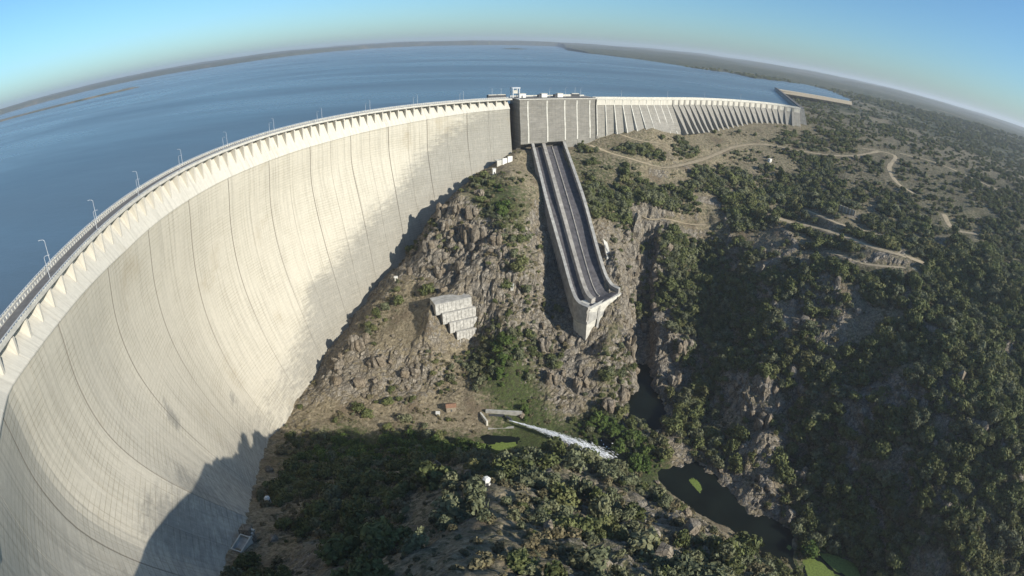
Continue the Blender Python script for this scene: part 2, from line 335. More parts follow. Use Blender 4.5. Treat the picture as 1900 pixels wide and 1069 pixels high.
# lake bed and shores
INL = inside(LAKE, X, Y)
dsh, _ = dist_line(LAKE[DAMSEG:], X, Y)
Z = np.where(INL, np.minimum(Z, WATER - 3 - np.minimum(dsh * .1, 20)), Z)
ddam, _ = dist_line(LAKE[:DAMSEG], X, Y)
up = (~INL) * sstep(0, 1, (ddam - dsh) / 600 + .1) * sstep(1000, 1700, RAD)
Z = Z + up * (np.maximum(Z, WATER + .4 + np.minimum(dsh, 900) * .022) - Z)
# low spit and an islet on the water
SPIT = np.array([(-3300,2250),(-2750,2060),(-2392,2030),(-2127,2035),(-1935,2140),(-1929,2267)], float)
d, t = dist_line(SPIT, X, Y)
sp = sstep(0, 1, (105 - 8 * t + 40 * vnoise(X / 160, Y / 160, X * 0, 8) - d) / 60)
Z = np.where(INL & (sp > 0), WATER - 2 + 9 * sp, Z); VEG = np.where(INL & (sp > 0), .12, VEG); GREEN = np.where(INL & (sp > 0), 0, GREEN)
isl = 1 - np.hypot((X + 20) / 95, (Y - 4460) / 160)
Z = np.where(INL & (isl > -.3), WATER - 1.5 + 9 * np.clip(isl + .3, 0, 1), Z)
def ground(x, y):
    return _bil(np.asarray(x, float), np.asarray(y, float), Z)
print('relief', X.shape)
# </terrain>
rng = random.Random(7)
nrg = np.random.default_rng(11)

# ------------------------------------------------------------------ material helpers
class NT:
    def __init__(s, name):
        s.m = bpy.data.materials.new(name); s.m.use_nodes = True
        s.t = s.m.node_tree; s.n = s.t.nodes; s.b = s.n['Principled BSDF']
        s.b.inputs['Specular IOR Level'].default_value = .25
        s.b.inputs['Roughness'].default_value = .85
    def put(s, sock, v):
        if isinstance(v, (int, float)): sock.default_value = v
        elif isinstance(v, tuple): sock.default_value = v + (1,) if len(v) == 3 and sock.type == 'RGBA' else v
        else: s.t.links.new(v, sock)
    def pos(s): return s.n.new('ShaderNodeNewGeometry').outputs['Position']
    def nrmz(s):
        x = s.n.new('ShaderNodeSeparateXYZ'); s.t.links.new(s.n.new('ShaderNodeNewGeometry').outputs['Normal'], x.inputs[0]); return x.outputs[2]
    def uv(s): return s.n.new('ShaderNodeUVMap').outputs[0]
    def attr(s, a):
        n = s.n.new('ShaderNodeAttribute'); n.attribute_name = a; return n.outputs['Fac']
    def rnd(s): return s.n.new('ShaderNodeObjectInfo').outputs['Random']
    def map(s, v, sc=(1, 1, 1), rot=(0, 0, 0)):
        n = s.n.new('ShaderNodeMapping'); s.put(n.inputs[0], v); n.inputs['Scale'].default_value = sc; n.inputs['Rotation'].default_value = rot; return n.outputs[0]
    def noise(s, v, sc, det=4, ro=.55, dist=0):
        n = s.n.new('ShaderNodeTexNoise'); s.put(n.inputs['Vector'], v); n.inputs['Scale'].default_value = sc
        n.inputs['Detail'].default_value = det; n.inputs['Roughness'].default_value = ro; n.inputs['Distortion'].default_value = dist; return n.outputs['Fac']
    def vor(s, v, sc, feat='DISTANCE_TO_EDGE'):
        n = s.n.new('ShaderNodeTexVoronoi'); n.feature = feat; s.put(n.inputs['Vector'], v); n.inputs['Scale'].default_value = sc; return n.outputs[0]
    def math(s, op, a, b=0.0, clamp=False):
        n = s.n.new('ShaderNodeMath'); n.operation = op; n.use_clamp = clamp; s.put(n.inputs[0], a); s.put(n.inputs[1], b); return n.outputs[0]
    def rng(s, v, a, b, c=0.0, d=1.0):
        n = s.n.new('ShaderNodeMapRange'); n.interpolation_type = 'SMOOTHSTEP'; s.put(n.inputs[0], v)
        for i, q in zip((1, 2, 3, 4), (a, b, c, d)): n.inputs[i].default_value = q
        return n.outputs[0]
    def ramp(s, v, stops):
        n = s.n.new('ShaderNodeValToRGB'); s.put(n.inputs[0], v); e = n.color_ramp.elements
        while len(e) < len(stops): e.new(.5)
        for q, (p, c) in zip(e, stops): q.position = p; q.color = c + (1,)
        return n.outputs[0]
    def mix(s, f, a, b, kind='MIX'):
        n = s.n.new('ShaderNodeMix'); n.data_type = 'RGBA'; n.blend_type = kind
        s.put(n.inputs[0], f); s.put(n.inputs[6], a); s.put(n.inputs[7], b); return n.outputs[2]
    def bump(s, h, st=.5, d=1.0):
        n = s.n.new('ShaderNodeBump'); n.inputs['Strength'].default_value = st; n.inputs['Distance'].default_value = d
        s.put(n.inputs['Height'], h); s.t.links.new(n.outputs[0], s.b.inputs['Normal'])
    def col(s, c): s.put(s.b.inputs['Base Color'], c)
    def rough(s, v): s.put(s.b.inputs['Roughness'], v)

def plain(name, c, rough=.8, var=.18, sc=.6, metal=0.0):
    k = NT(name); v = k.noise(k.pos(), sc, 5)
    lo = tuple(q * (1 - var) for q in c); hi = tuple(min(1, q * (1 + var)) for q in c)
    k.col(k.ramp(v, [(.3, lo), (.7, hi)])); k.rough(rough); k.b.inputs['Metallic'].default_value = metal
    return k.m

def mat_ground():
    k = NT('hillside'); p = k.pos()
    n1, n2, n3 = k.noise(p, .045, 4), k.noise(p, .3, 6, .65), k.noise(p, 1.1, 5, .7)
    dry = k.ramp(k.noise(p, .5, 6, .7), [(.28, (.075, .06, .037)), (.48, (.19, .155, .097)), (.72, (.36, .30, .20))])
    dry = k.mix(k.rng(n1, .5, .68), dry, k.ramp(n3, [(.3, (.09, .068, .042)), (.75, (.20, .155, .10))]))
    grn = k.ramp(n3, [(.25, (.022, .03, .009)), (.5, (.055, .07, .02)), (.8, (.12, .14, .045))])
    gsel = k.math('ADD', k.attr('green'), k.math('MULTIPLY', k.math('SUBTRACT', n2, .5), 1.6))
    c = k.mix(k.rng(gsel, .25, .75), dry, grn)
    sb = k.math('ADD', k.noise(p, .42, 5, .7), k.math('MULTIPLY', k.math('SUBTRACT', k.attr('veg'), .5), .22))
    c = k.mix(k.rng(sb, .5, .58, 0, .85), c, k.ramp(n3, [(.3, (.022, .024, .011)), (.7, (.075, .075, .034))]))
    pr = k.map(p, (1, 1, .55), (.25, .2, .4))
    vb = k.vor(pr, .16); vs = k.vor(pr, .5)
    rc = k.ramp(k.noise(pr, .33, 7, .7), [(.25, (.105, .09, .072)), (.5, (.235, .205, .16)), (.75, (.42, .37, .295))])
    rc = k.mix(k.rng(k.noise(p, .13, 3), .45, .62), rc, k.ramp(n3, [(.3, (.14, .115, .08)), (.7, (.31, .26, .185))]))
    crack = k.math('MULTIPLY', k.rng(vb, .0, .07), k.rng(vs, .0, .06))
    rc = k.mix(crack, k.mix(.55, rc, (.03, .026, .02)), rc)
    rsel = k.math('ADD', k.math('MULTIPLY', k.attr('rock'), .9), k.math('MULTIPLY', k.math('SUBTRACT', n2, .5), 1.5))
    rsel = k.math('ADD', rsel, k.math('MULTIPLY', k.math('SUBTRACT', .72, k.nrmz()), .8))
    rf = k.rng(rsel, .43, .57)
    c = k.mix(rf, c, rc)
    vfar = k.rng(k.math('ADD', k.attr('far'), k.math('MULTIPLY', k.math('SUBTRACT', k.noise(p, .012, 6, .7), .5), 1.2)), .35, .75)
    c = k.mix(vfar, c, k.ramp(k.noise(p, .03, 5, .75), [(.35, (.03, .038, .016)), (.55, (.06, .066, .03)), (.7, (.26, .22, .14))]))
    k.col(c); k.rough(.95)
    h = k.math('ADD', k.math('MULTIPLY', k.math('MULTIPLY', crack, rf), .9), k.math('MULTIPLY', n3, .8))
    h = k.math('ADD', h, k.math('MULTIPLY', k.noise(p, .33, 5, .6), 1.6))
    k.bump(h, .8, .9)
    return k.m

def mat_face(name, base, streak, grime_c, lift=True, run=.4):
    """board-marked concrete: lift joints, run-off streaks, grey weathering (attribute 'grime')"""
    k = NT(name); u = k.uv()
    st = k.noise(k.map(u, (.55, .012, 1)), 1, 5, .7)
    st2 = k.noise(k.map(u, (1.6, .03, 1)), 1, 4, .7)
    blot = k.noise(k.map(u, (.03, .022, 1)), 1, 5, .6)
    fine = k.noise(k.map(u, (.5, .5, 1)), 1, 5, .7)
    c = k.ramp(st, [(.3, tuple(q * .74 for q in base)), (.5, base), (.75, tuple(min(1, q * 1.08) for q in base))])
    c = k.mix(k.rng(st2, .56, .8, 0, run), c, streak)
    c = k.mix(k.rng(blot, .58, .74, 0, .5), c, tuple(q * f for q, f in zip(base, (.72, .66, .56))))
    g = k.attr('grime')
    gsel = k.math('ADD', k.math('MULTIPLY', g, 1.0), k.math('MULTIPLY', k.math('SUBTRACT', k.noise(k.map(u, (.10, .34, 1)), 1, 7, .78), .5), 1.3))
    gf = k.rng(gsel, .34, .8, 0, .72)
    c = k.mix(gf, c, k.ramp(k.noise(k.map(u, (.9, .12, 1)), 1, 5, .7), [(.3, tuple(q * .62 for q in grime_c)), (.7, grime_c)]))
    if lift:
        br = k.n.new('ShaderNodeTexBrick'); k.put(br.inputs['Vector'], u)
        br.inputs['Scale'].default_value = 1; br.inputs['Brick Width'].default_value = 11.5; br.inputs['Row Height'].default_value = 2.1
        br.inputs['Mortar Size'].default_value = .2; br.inputs['Mortar Smooth'].default_value = .6; br.offset = 0
        br.inputs['Color1'].default_value = (1, 1, 1, 1); br.inputs['Color2'].default_value = (.94, .94, .93, 1); br.inputs['Mortar'].default_value = (.66, .64, .60, 1)
        lf = k.rng(k.noise(k.map(u, (.05, .05, 1)), 1, 4), .35, .65, .15, .9)
        c = k.mix(lf, c, br.outputs[0], 'MULTIPLY')
        # pale lime run-out along the joints of the weathered pours
        b2 = k.n.new('ShaderNodeTexBrick'); k.put(b2.inputs['Vector'], u); b2.offset = 0
        b2.inputs['Scale'].default_value = 1; b2.inputs['Brick Width'].default_value = 11.5; b2.inputs['Row Height'].default_value = 6.3
        b2.inputs['Mortar Size'].default_value = .26; b2.inputs['Mortar Smooth'].default_value = .8
        ln = k.math('MULTIPLY', b2.outputs['Fac'], k.rng(k.noise(k.map(u, (.11, .11, 1)), 1, 3), .42, .62))
        c = k.mix(k.math('MULTIPLY', k.math('MULTIPLY', ln, gf), .6), c, tuple(min(1, q * 1.05) for q in base))
        # seepage stains of their own
        sp = k.rng(k.noise(k.map(u, (.035, .028, 1)), 1, 3, .5), .68, .80, 0, .4)
        c = k.mix(sp, c, tuple(q * f for q, f in zip(base, (.6, .54, .44))))
    c = k.mix(k.attr('joint'), c, k.mix(.75, c, (.10, .085, .065)))
    c = k.mix(.22, c, k.ramp(fine, [(.3, (.35, .33, .3)), (.7, (1, 1, 1))]), 'MULTIPLY')
    k.col(c); k.rough(.9); k.bump(k.math('ADD', k.math('MULTIPLY', st2, .3), fine), .25, .3)
    return k.m

def mat_leaf(name, lo, hi, tint=(.10, .085, .03)):
    k = NT(name); r = k.rnd(); p = k.pos()
    c = k.ramp(r, [(0, lo), (.45, tuple((p_ + q_) / 2 for p_, q_ in zip(lo, hi))), (.8, hi), (1, tuple((p_ + 2 * q_) / 3 for p_, q_ in zip(hi, tint)))])
    c = k.mix(k.rng(k.noise(p, .9, 3), .4, .72, 0, .55), c, tuple(min(1, q * 1.7) for q in hi))
    c = k.mix(k.rng(k.noise(p, .035, 3), .5, .72, 0, .6), c, tint)
    k.col(c); k.rough(.75); k.b.inputs['Specular IOR Level'].default_value = .15
    tr = k.n.new('ShaderNodeBsdfTranslucent'); k.put(tr.inputs[0], c)
    ms = k.n.new('ShaderNodeMixShader'); ms.inputs[0].default_value = .18
    k.t.links.new(k.b.outputs[0], ms.inputs[1]); k.t.links.new(tr.outputs[0], ms.inputs[2])
    k.t.links.new(ms.outputs[0], k.n['Material Output'].inputs[0])
    return k.m

def mat_lake():
    k = NT('lake_water'); p = k.pos()
    k.b.inputs['Specular IOR Level'].default_value = .5; k.b.inputs['IOR'].default_value = 1.33
    w = k.noise(k.map(p, (.0016, .0045, 1), (0, 0, .5)), 1, 5, .6)
    k.col(k.ramp(w, [(.3, (.068, .098, .117)), (.7, (.092, .123, .142))]))
    k.rough(k.rng(k.noise(k.map(p, (.0011, .0042, 1), (0, 0, .25)), 1, 6, .65), .38, .66, .26, .36))
    k.bump(k.math('ADD', k.noise(k.map(p, (.10, .22, 1), (0, 0, .4)), 1, 6, .7), k.math('MULTIPLY', k.noise(k.map(p, (.012, .03, 1), (0, 0, .3)), 1, 4, .6), 1.0)), .3, .55)
    return k.m

def mat_river():
    k = NT('river_water'); p = k.pos()
    k.b.inputs['Specular IOR Level'].default_value = .12; k.b.inputs['IOR'].default_value = 1.33
    k.col(k.ramp(k.noise(p, .06, 4), [(.35, (.006, .008, .006)), (.7, (.010, .014, .010))])); k.rough(.12)
    k.bump(k.noise(p, .8, 4, .6), .12, .2)
    return k.m

M = dict(
    ground=mat_ground(),
    face=mat_face('dam_concrete', (.505, .465, .375), (.59, .555, .47), (.27, .26, .226)),
    shoulder=mat_face('shoulder_concrete', (.54, .505, .425), (.62, .59, .515), (.40, .38, .33), lift=False),
    old=mat_face('old_concrete', (.285, .265, .225), (.47, .44, .38), (.19, .18, .155), run=.95),
    deck=plain('deck_concrete', (.47, .445, .385)),
    white=plain('white_plaster', (.66, .64, .58), .7, .08),
    pale=plain('pale_concrete', (.50, .475, .405), .85, .2, .35),
    weath=plain('weathered_concrete', (.40, .38, .335), .9, .35, .5),
    greyc=plain('grey_concrete', (.33, .315, .28), .9, .3, .3),
    chutec=plain('chute_concrete', (.31, .285, .245), .9, .3, .25),
    chutefl=plain('chute_floor', (.085, .08, .082), .9, .35, .3),
    asphalt=plain('asphalt', (.14, .132, .12), .9, .2, .4),
    steel=plain('galvanised_steel', (.52, .53, .53), .5, .1, 1.0, .3),
    dark=plain('dark_steel', (.05, .052, .055), .6),
    stone=plain('rubble_stone', (.26, .22, .16), .9, .35, 1.2),
    tile=plain('clay_roof', (.23, .13, .08), .9, .3, 1.5),
    track=plain('dirt_track', (.36, .29, .185), .95, .25, .35),
    rock=None,
    bark=plain('bark', (.09, .07, .05), .95, .3, 2),
    oak=mat_leaf('oak_leaves', (.062, .072, .026), (.128, .142, .052), (.15, .135, .06)),
    olive=mat_leaf('olive_leaves', (.085, .095, .052), (.165, .172, .092), (.15, .14, .075)),
    bright=mat_leaf('broadleaf_leaves', (.05, .082, .018), (.10, .14, .035), (.08, .10, .03)),
    scrub=mat_leaf('scrub_leaves', (.075, .07, .036), (.18, .155, .085), (.19, .15, .085)),
    algae=plain('algae', (.13, .17, .035), .8, .3, .8),
    lake=mat_lake(), river=mat_river(),
)
def mat_rock():
    k = NT('granite'); p = k.pos(); pr = k.map(p, (1, 1, .6), (.2, .3, .1))
    c = k.ramp(k.noise(pr, .5, 7, .7), [(.28, (.08, .068, .053)), (.5, (.20, .172, .133)), (.75, (.385, .335, .26))])
    c = k.mix(k.rng(k.rnd(), 0, 1, 0, .5), c, (.22, .165, .10))
    cr = k.rng(k.vor(pr, .45), 0, .05)
    k.col(k.mix(cr, k.mix(.6, c, (.03, .026, .02)), c)); k.rough(.95)
    k.bump(k.math('ADD', cr, k.noise(p, .9, 6, .65)), .8, .6)
    return k.m
M['rock'] = mat_rock()

# ------------------------------------------------------------------ object helpers
def mesh(name, v, f, mat, smooth=False, uv=None, attrs=None):
    me = bpy.data.meshes.new(name)
    me.from_pydata([tuple(map(float, p)) for p in v], [], [tuple(map(int, q)) for q in f])
    if mat: me.materials.append(mat)
    if uv is not None:
        l = me.uv_layers.new(name='UVMap'); vi = np.zeros(len(me.loops), int); me.loops.foreach_get('vertex_index', vi)
        l.data.foreach_set('uv', np.asarray(uv, float)[vi].ravel())
    for a, val in (attrs or {}).items():
        me.attributes.new(a, 'FLOAT', 'POINT').data.foreach_set('value', np.asarray(val, np.float32))
    if smooth: me.polygons.foreach_set('use_smooth', [True] * len(me.polygons))
    me.update()
    return me
def tag(o, label=None, cat=None, group=None, kind=None):
    if label: o['label'] = label
    if cat: o['category'] = cat
    if group: o['group'] = group
    if kind: o['kind'] = kind
    return o
def link(name, me, parent=None, loc=(0, 0, 0)):
    o = bpy.data.objects.new(name, me); COL.objects.link(o); o.location = loc
    if parent is not None: o.parent = parent
    return o
def thing(name, label, cat, loc, group=None, rz=0.0):
    o = bpy.data.objects.new(name, None); COL.objects.link(o); o.location = loc; o.rotation_euler = (0, 0, rz)
    o.empty_display_size = 2
    return tag(o, label, cat, group)
class B:
    """collects boxes, prisms and tubes into one mesh"""
    def __init__(s): s.v, s.f = [], []
    def add(s, v, f):
        n = len(s.v); s.v += [tuple(p) for p in v]; s.f += [tuple(i + n for i in q) for q in f]; return s
    def box(s, c, d, rz=0.0):
        cx, cy, cz = c; hx, hy, hz = d[0] / 2, d[1] / 2, d[2] / 2; ca, sa = math.cos(rz), math.sin(rz); v = []
        for z in (-hz, hz):
            for x, y in ((-hx, -hy), (hx, -hy), (hx, hy), (-hx, hy)):
                v.append((cx + x * ca - y * sa, cy + x * sa + y * ca, cz + z))
        return s.add(v, [(3, 2, 1, 0), (4, 5, 6, 7), (0, 1, 5, 4), (1, 2, 6, 5), (2, 3, 7, 6), (3, 0, 4, 7)])
    def prism(s, poly, z0, z1, top=None):
        n = len(poly); top = top or poly
        v = [(p[0], p[1], z0) for p in poly] + [(p[0], p[1], z1) for p in top]
        return s.add(v, [tuple(range(n))[::-1], tuple(range(n, 2 * n))] + [(i, (i + 1) % n, n + (i + 1) % n, n + i) for i in range(n)])
    def loft(s, rings, cap=True):
        n = len(rings[0]); v = [p for r in rings for p in r]; f = []
        for a in range(len(rings) - 1):
            for i in range(n):
                j = (i + 1) % n; f.append((a * n + i, a * n + j, (a + 1) * n + j, (a + 1) * n + i))
        if cap: f += [tuple(range(n))[::-1], tuple((len(rings) - 1) * n + i for i in range(n))]
        return s.add(v, f)
    def tube(s, pts, rads, n=6):
        pts = [Vector(p) for p in pts]; rings = []
        for i, p in enumerate(pts):
            t = (pts[min(i + 1, len(pts) - 1)] - pts[max(i - 1, 0)]).normalized()
            a = t.orthogonal().normalized(); b = t.cross(a); r = rads[i] if hasattr(rads, '__len__') else rads
            rings.append([tuple(p + (a * math.cos(2 * math.pi * k / n) + b * math.sin(2 * math.pi * k / n)) * r) for k in range(n)])
        return s.loft(rings)
    def build(s, name, mat, parent=None, smooth=False, base=None):
        off = Vector(base) if base is not None else (parent.location if parent is not None and parent.rotation_euler.z == 0 else Vector())
        return link(name, mesh(name, [(p[0] - off[0], p[1] - off[1], p[2] - off[2]) for p in s.v], s.f, mat, smooth), parent, (0, 0, 0) if parent is not None else tuple(off))
def local(name, b, mat, parent, smooth=False):      # builder already in the thing's own axes
    return link(name, mesh(name, b.v, b.f, mat, smooth), parent)

# ------------------------------------------------------------------ ground: one sheet to the horizon
def build_ground():
    ny, nx = Z.shape
    gz = np.gradient(Z, GY, GX)
    N = np.stack([-gz[1], -gz[0], np.ones_like(Z)], -1); N /= np.linalg.norm(N, axis=-1, keepdims=True)
    P = np.stack([X, Y, Z], -1)
    steep = sstep(.55, 1.1, np.hypot(gz[0], gz[1]))
    k = np.clip(.25 + ROCK * 1.0 - .2, 0, 1) * (.35 + .65 * steep) * (1 - sstep(430, 700, RAD)) * (~INL)
    m = k > .05
    x, y, z = P[m].T
    wob = 1.5 * fbm(x / 11, y / 11, z / 11, 2, 71)
    d1, d2, v = cells((x + wob) / 8.5, (y + wob) / 8.5, z / 12 + wob * .1, 21)
    e1, e2, w = cells(x / 3.4 + wob * .1, y / 3.4, z / 4.6, 33)
    disp = (v - .45) * 5.2 - 2.2 * (1 - sstep(0, .16, d2 - d1)) + (w - .5) * 1.9 - .8 * (1 - sstep(0, .2, e2 - e1))
    D = np.zeros(Z.shape); D[m] = disp * k[m]
    P = P + N * D[..., None]
    low = (Z < RIVER + 1.5); P[..., 2] = np.where(low, np.minimum(P[..., 2], Z + .3), P[..., 2])
    idx = np.arange(ny * nx).reshape(ny, nx)
    F = np.stack([idx[:-1, :-1], idx[:-1, 1:], idx[1:, 1:], idx[1:, :-1]], -1).reshape(-1, 4)
    me = bpy.data.meshes.new('ground')
    me.vertices.add(ny * nx); me.vertices.foreach_set('co', P.astype(np.float32).ravel())
    me.loops.add(F.size); me.loops.foreach_set('vertex_index', F.astype(np.int32).ravel())
    me.polygons.add(len(F)); me.polygons.foreach_set('loop_start', np.arange(0, F.size, 4, dtype=np.int32))
    me.polygons.foreach_set('use_smooth', ~((ROCK.ravel()[F[:, 0]] > .42) & (RAD.ravel()[F[:, 0]] < 520)))
    me.update(calc_edges=True)
    for a, val in (('rock', ROCK), ('green', GREEN), ('veg', VEG), ('far', sstep(700, 1800, RAD) * np.clip(VEG + .35, 0, 1))):
        me.attributes.new(a, 'FLOAT', 'POINT').data.foreach_set('value', val.astype(np.float32).ravel())
    me.materials.append(M['ground'])
    tag(link('ground', me), kind='structure')
build_ground()

# ------------------------------------------------------------------ lake and river
def sheet(name, poly, z, mat):
    from mathutils.geometry import tessellate_polygon
    v = [(float(p[0]), float(p[1]), z) for p in poly]
    tri = tessellate_polygon([[Vector(p) for p in v]])
    tri = [t if (v[t[1]][0] - v[t[0]][0]) * (v[t[2]][1] - v[t[0]][1]) - (v[t[1]][1] - v[t[0]][1]) * (v[t[2]][0] - v[t[0]][0]) > 0 else t[::-1] for t in tri]
    me = mesh(name, v, tri, mat)
    return tag(link(name, me), kind='structure')
_az2 = np.linspace(-75, 35, 90); _r2 = np.interp(_az2, SHORE_AZ, SHORE_R) + 700
_out = np.stack([_r2 * np.sin(np.radians(_az2)), _r2 * np.cos(np.radians(_az2))], 1)
sheet('lake', np.concatenate([LAKE[:DAMSEG - 1], [DYKE[1] + (-4, -6)], [DYKE[2] + (-10, 0)], _out[::-1]]), WATER, M['lake'])
sheet('river', [(-45, 200), (60, 120), (120, -200), (230, -200), (260, 120), (230, 260), (160, 420), (90, 420), (60, 300), (-45, 330)], RIVER, M['river'])

# ------------------------------------------------------------------ arch dam
dam = thing('arch_dam', 'huge curved cream concrete arch dam holding back the blue lake', 'dam', tuple(arch_pt(np.array(rad(165)), 0., -255.)))
DB = np.array(dam.location)
_hs = np.linspace(8, 200, 97)
def contact(ph):
    p = arch_pt(np.full(_hs.shape, ph), face_d(ph, _hs) + 1.5, -60 - _hs); g = ground(p[:, 0], p[:, 1]); k = np.where(p[:, 2] < g)[0]
    return p[k[0], 2] if len(k) else -262.
MAINJ = [113.6, 122.7, 130.9, 138.6, 146, 154, 162.3, 170.9, 179.7, 189.3, 199, 209.3, 219, 229]
JN = []
for a, b in zip(MAINJ[:-1], MAINJ[1:]): JN += [(a, True), ((a + b) / 2, False)]
JN.append((MAINJ[-1], True))
BLOTCH = [(199.1, -157.5, 7.5, .75), (198.2, -150, 4, .5), (183.2, -205, 8, .45), (157.8, -193, 13, .4), (213, -147, 16, .4), (207, -158, 12, .35)]
def arch_block(p0, p1, main0, main1):
    r0 = float(arch_R(np.array(rad(p0)))); gp = math.degrees(.06 / r0)
    phs = np.radians(np.concatenate([[p0 + gp, p0 + gp * 5], np.linspace(p0 + gp * 9, p1 - gp * 9, 7), [p1 - gp * 5, p1 - gp]]))
    rows = []
    hs = np.concatenate([[0], np.linspace(.03, 1, 36) ** 1.0])
    ring_n = 0; V = []; UV = []; G = []; J = []
    for q, ph in enumerate(phs):
        lh = float(ledge_h(ph)); prof = [(-9., -2.3), (-5.2, -2.3), (-5.2, -3.0)]
        prof += [(-5.2 + 7.2 * t, -3.0 - (lh - 3.0) * t) for t in (.35, .7, 1)]
        prof += [(2.0, -lh - .5), (1.2, -lh - .5)]
        for t in hs[1:]:
            h = lh + .6 + (204 - lh) * t
            prof.append((1.2 * (1 - t) + float(face_d(ph, np.array(h))) - (1 - t) * float(face_d(ph, np.array(lh))), -h))
        prof += [(-12., -204.6)]
        zc = contact(float(ph)); right = 1 - sstep(145, 178, math.degrees(ph))
        cs = .22 if (q == 0 and main0) or (q == len(phs) - 1 and main1) else .08
        for d, z in prof:
            ed = (q in (0, 1, len(phs) - 2, len(phs) - 1))
            inset = .03 if q in (0, len(phs) - 1) and z < -4 else 0.
            V.append(arch_pt(np.array(ph), d - inset, CREST + z)); UV.append((r0 * ph, z))
            ab = CREST + z - zc
            G.append(float((1 - sstep(14, 48 + 50 * right, ab)) * (.42 + .58 * right) * (1 if z < -lh - .4 else 0) + (.12 if z < -lh - .4 else 0)))
            for bp, bz, br_, bs in BLOTCH: G[-1] += bs * math.exp(-(((math.degrees(ph) - bp) * 5.2 / br_) ** 2 + ((CREST + z - bz) / (br_ * .8)) ** 2))
            mj = main0 if q < 3 else main1
            J.append(float((.85 + .15 * math.sin(p0 * 7.1) if mj else .16) * (1 - .6 * sstep(60, 150, -z)) * (1 - sstep(10, 60, -(ab - 45))) ) if ed and z < -lh - .4 else 0.)
    n = len(prof); c = len(phs); f = []
    for a in range(c - 1):
        for i in range(n):
            j = (i + 1) % n; f.append((a * n + i, (a + 1) * n + i, (a + 1) * n + j, a * n + j))
    f += [tuple(range(n)), tuple(((c - 1) * n + i) for i in range(n))[::-1]]
    me = mesh('block', np.array(V) - DB, f, M['face'], uv=UV, attrs={'grime': G, 'joint': J})
    me.materials.append(M['shoulder'])
    mi = np.zeros(len(me.polygons), np.int32); w = (c - 1) * n
    for a in range(c - 1):
        mi[a * n: a * n + 7] = 1
    me.polygons.foreach_set('material_index', mi)
    return link('block', me, dam)
for (a, ma), (b, mb) in zip(JN[:-1], JN[1:]): arch_block(a, b, ma, mb)
def sweep(name, prof, a0, a1, n, mat, d0=0, parent=dam):
    V = []; k = len(prof); phs = np.linspace(rad(a0), rad(a1), n)
    for ph in phs:
        for d, z in prof: V.append(arch_pt(np.array(ph), d, CREST + z) - DB)
    f = [(a * k + i, (a + 1) * k + i, (a + 1) * k + (i + 1) % k, a * k + (i + 1) % k) for a in range(n - 1) for i in range(k)]
    f += [tuple(range(k)), tuple((n - 1) * k + i for i in range(k))[::-1]]
    return link(name, mesh(name, V, f, mat), parent)
rect = lambda d0, d1, z0, z1: [(d0, z0), (d1, z0), (d1, z1), (d0, z1)]
A0, A1 = 113.0, 229.
sweep('deck_slab', [(-10.4, -2.0), (-5., -2.0), (-.0, -1.0), (.0, 0.), (-10.4, 0.)], A0, A1, 120, M['deck'])
sweep('roadway', rect(-6.9, -2.3, -.1, .03), A0, A1, 120, M['asphalt'])
sweep('walkway', rect(-9.9, -6.95, -.1, .2), A0, A1, 120, M['greyc'])
sweep('kerb', rect(-2.25, -.05, -.1, .18), A0, A1, 120, M['deck'])
sweep('edge_beam', rect(-10.45, -9.95, -.05, .55), A0, A1, 120, M['pale'])
sweep('edge_beam', rect(-.42, .06, -.05, .5), A0, A1, 120, M['pale'])
sweep('handrail', rect(-10.3, -10.05, 1.0, 1.2), A0, A1, 120, M['steel'])
sweep('handrail', rect(-.3, -.06, .95, 1.15), A0, A1, 120, M['steel'])
_pb = B().box((0, 0, .5), (.7, .28, 1.0)); post_me = mesh('baluster', _pb.v, _pb.f, M['pale'])
def at_arch(ob, ph, d, z):
    ob.location = tuple(arch_pt(np.array(ph), d, CREST + z) - DB); ob.rotation_euler = (0, 0, ph + math.pi / 2)
for i in range(290):                                     # lake-side walkway edge: pale blocks between road and walkway
    o = link('baluster', post_me, dam); at_arch(o, rad(A0 + .5 + (A1 - A0 - 1) * i / 289), -7.15, .2)
_pb = B()
for i in range(330):
    ph = rad(A0 + .5 + (A1 - A0 - 1) * i / 329)
    for d in (-10.17, -.18):
        p = arch_pt(np.array(ph), d, CREST + .75) - DB; _pb.box(tuple(p), (.22, .22, .6), ph)
tag(link('rail_posts', mesh('rail_posts', _pb.v, _pb.f, M['pale']), dam), kind='stuff')
# brackets under the overhanging road, five to a panel
for a, b in zip(MAINJ[:-1], MAINJ[1:]):
    for q in range(5):
        ph = rad(a + (b - a) * (q + .5) / 5); lh = float(ledge_h(ph))
        t = .6; dt, zt = -5.2 + 7.2 * t, -3.0 - (lh - 3.0) * t
        prof = [(-5.5, -1.9), (-.25, -1.6), (-.25, -2.6), (dt + .25, zt), (dt - .9, zt + .2), (-5.5, -2.9)]
        w = .55 / 311; V = []
        for s in (-w, w):
            for d, z in prof: V.append(arch_pt(np.array(ph + s), d, CREST + z) - DB)
        k = len(prof)
        link('bracket', mesh('bracket', V, [tuple(range(k))[::-1], tuple(range(k, 2 * k))] + [(i, (i + 1) % k, k + (i + 1) % k, k + i) for i in range(k)], M['shoulder'], uv=[(ph * 311 + i, i) for i in range(2 * k)]), dam)

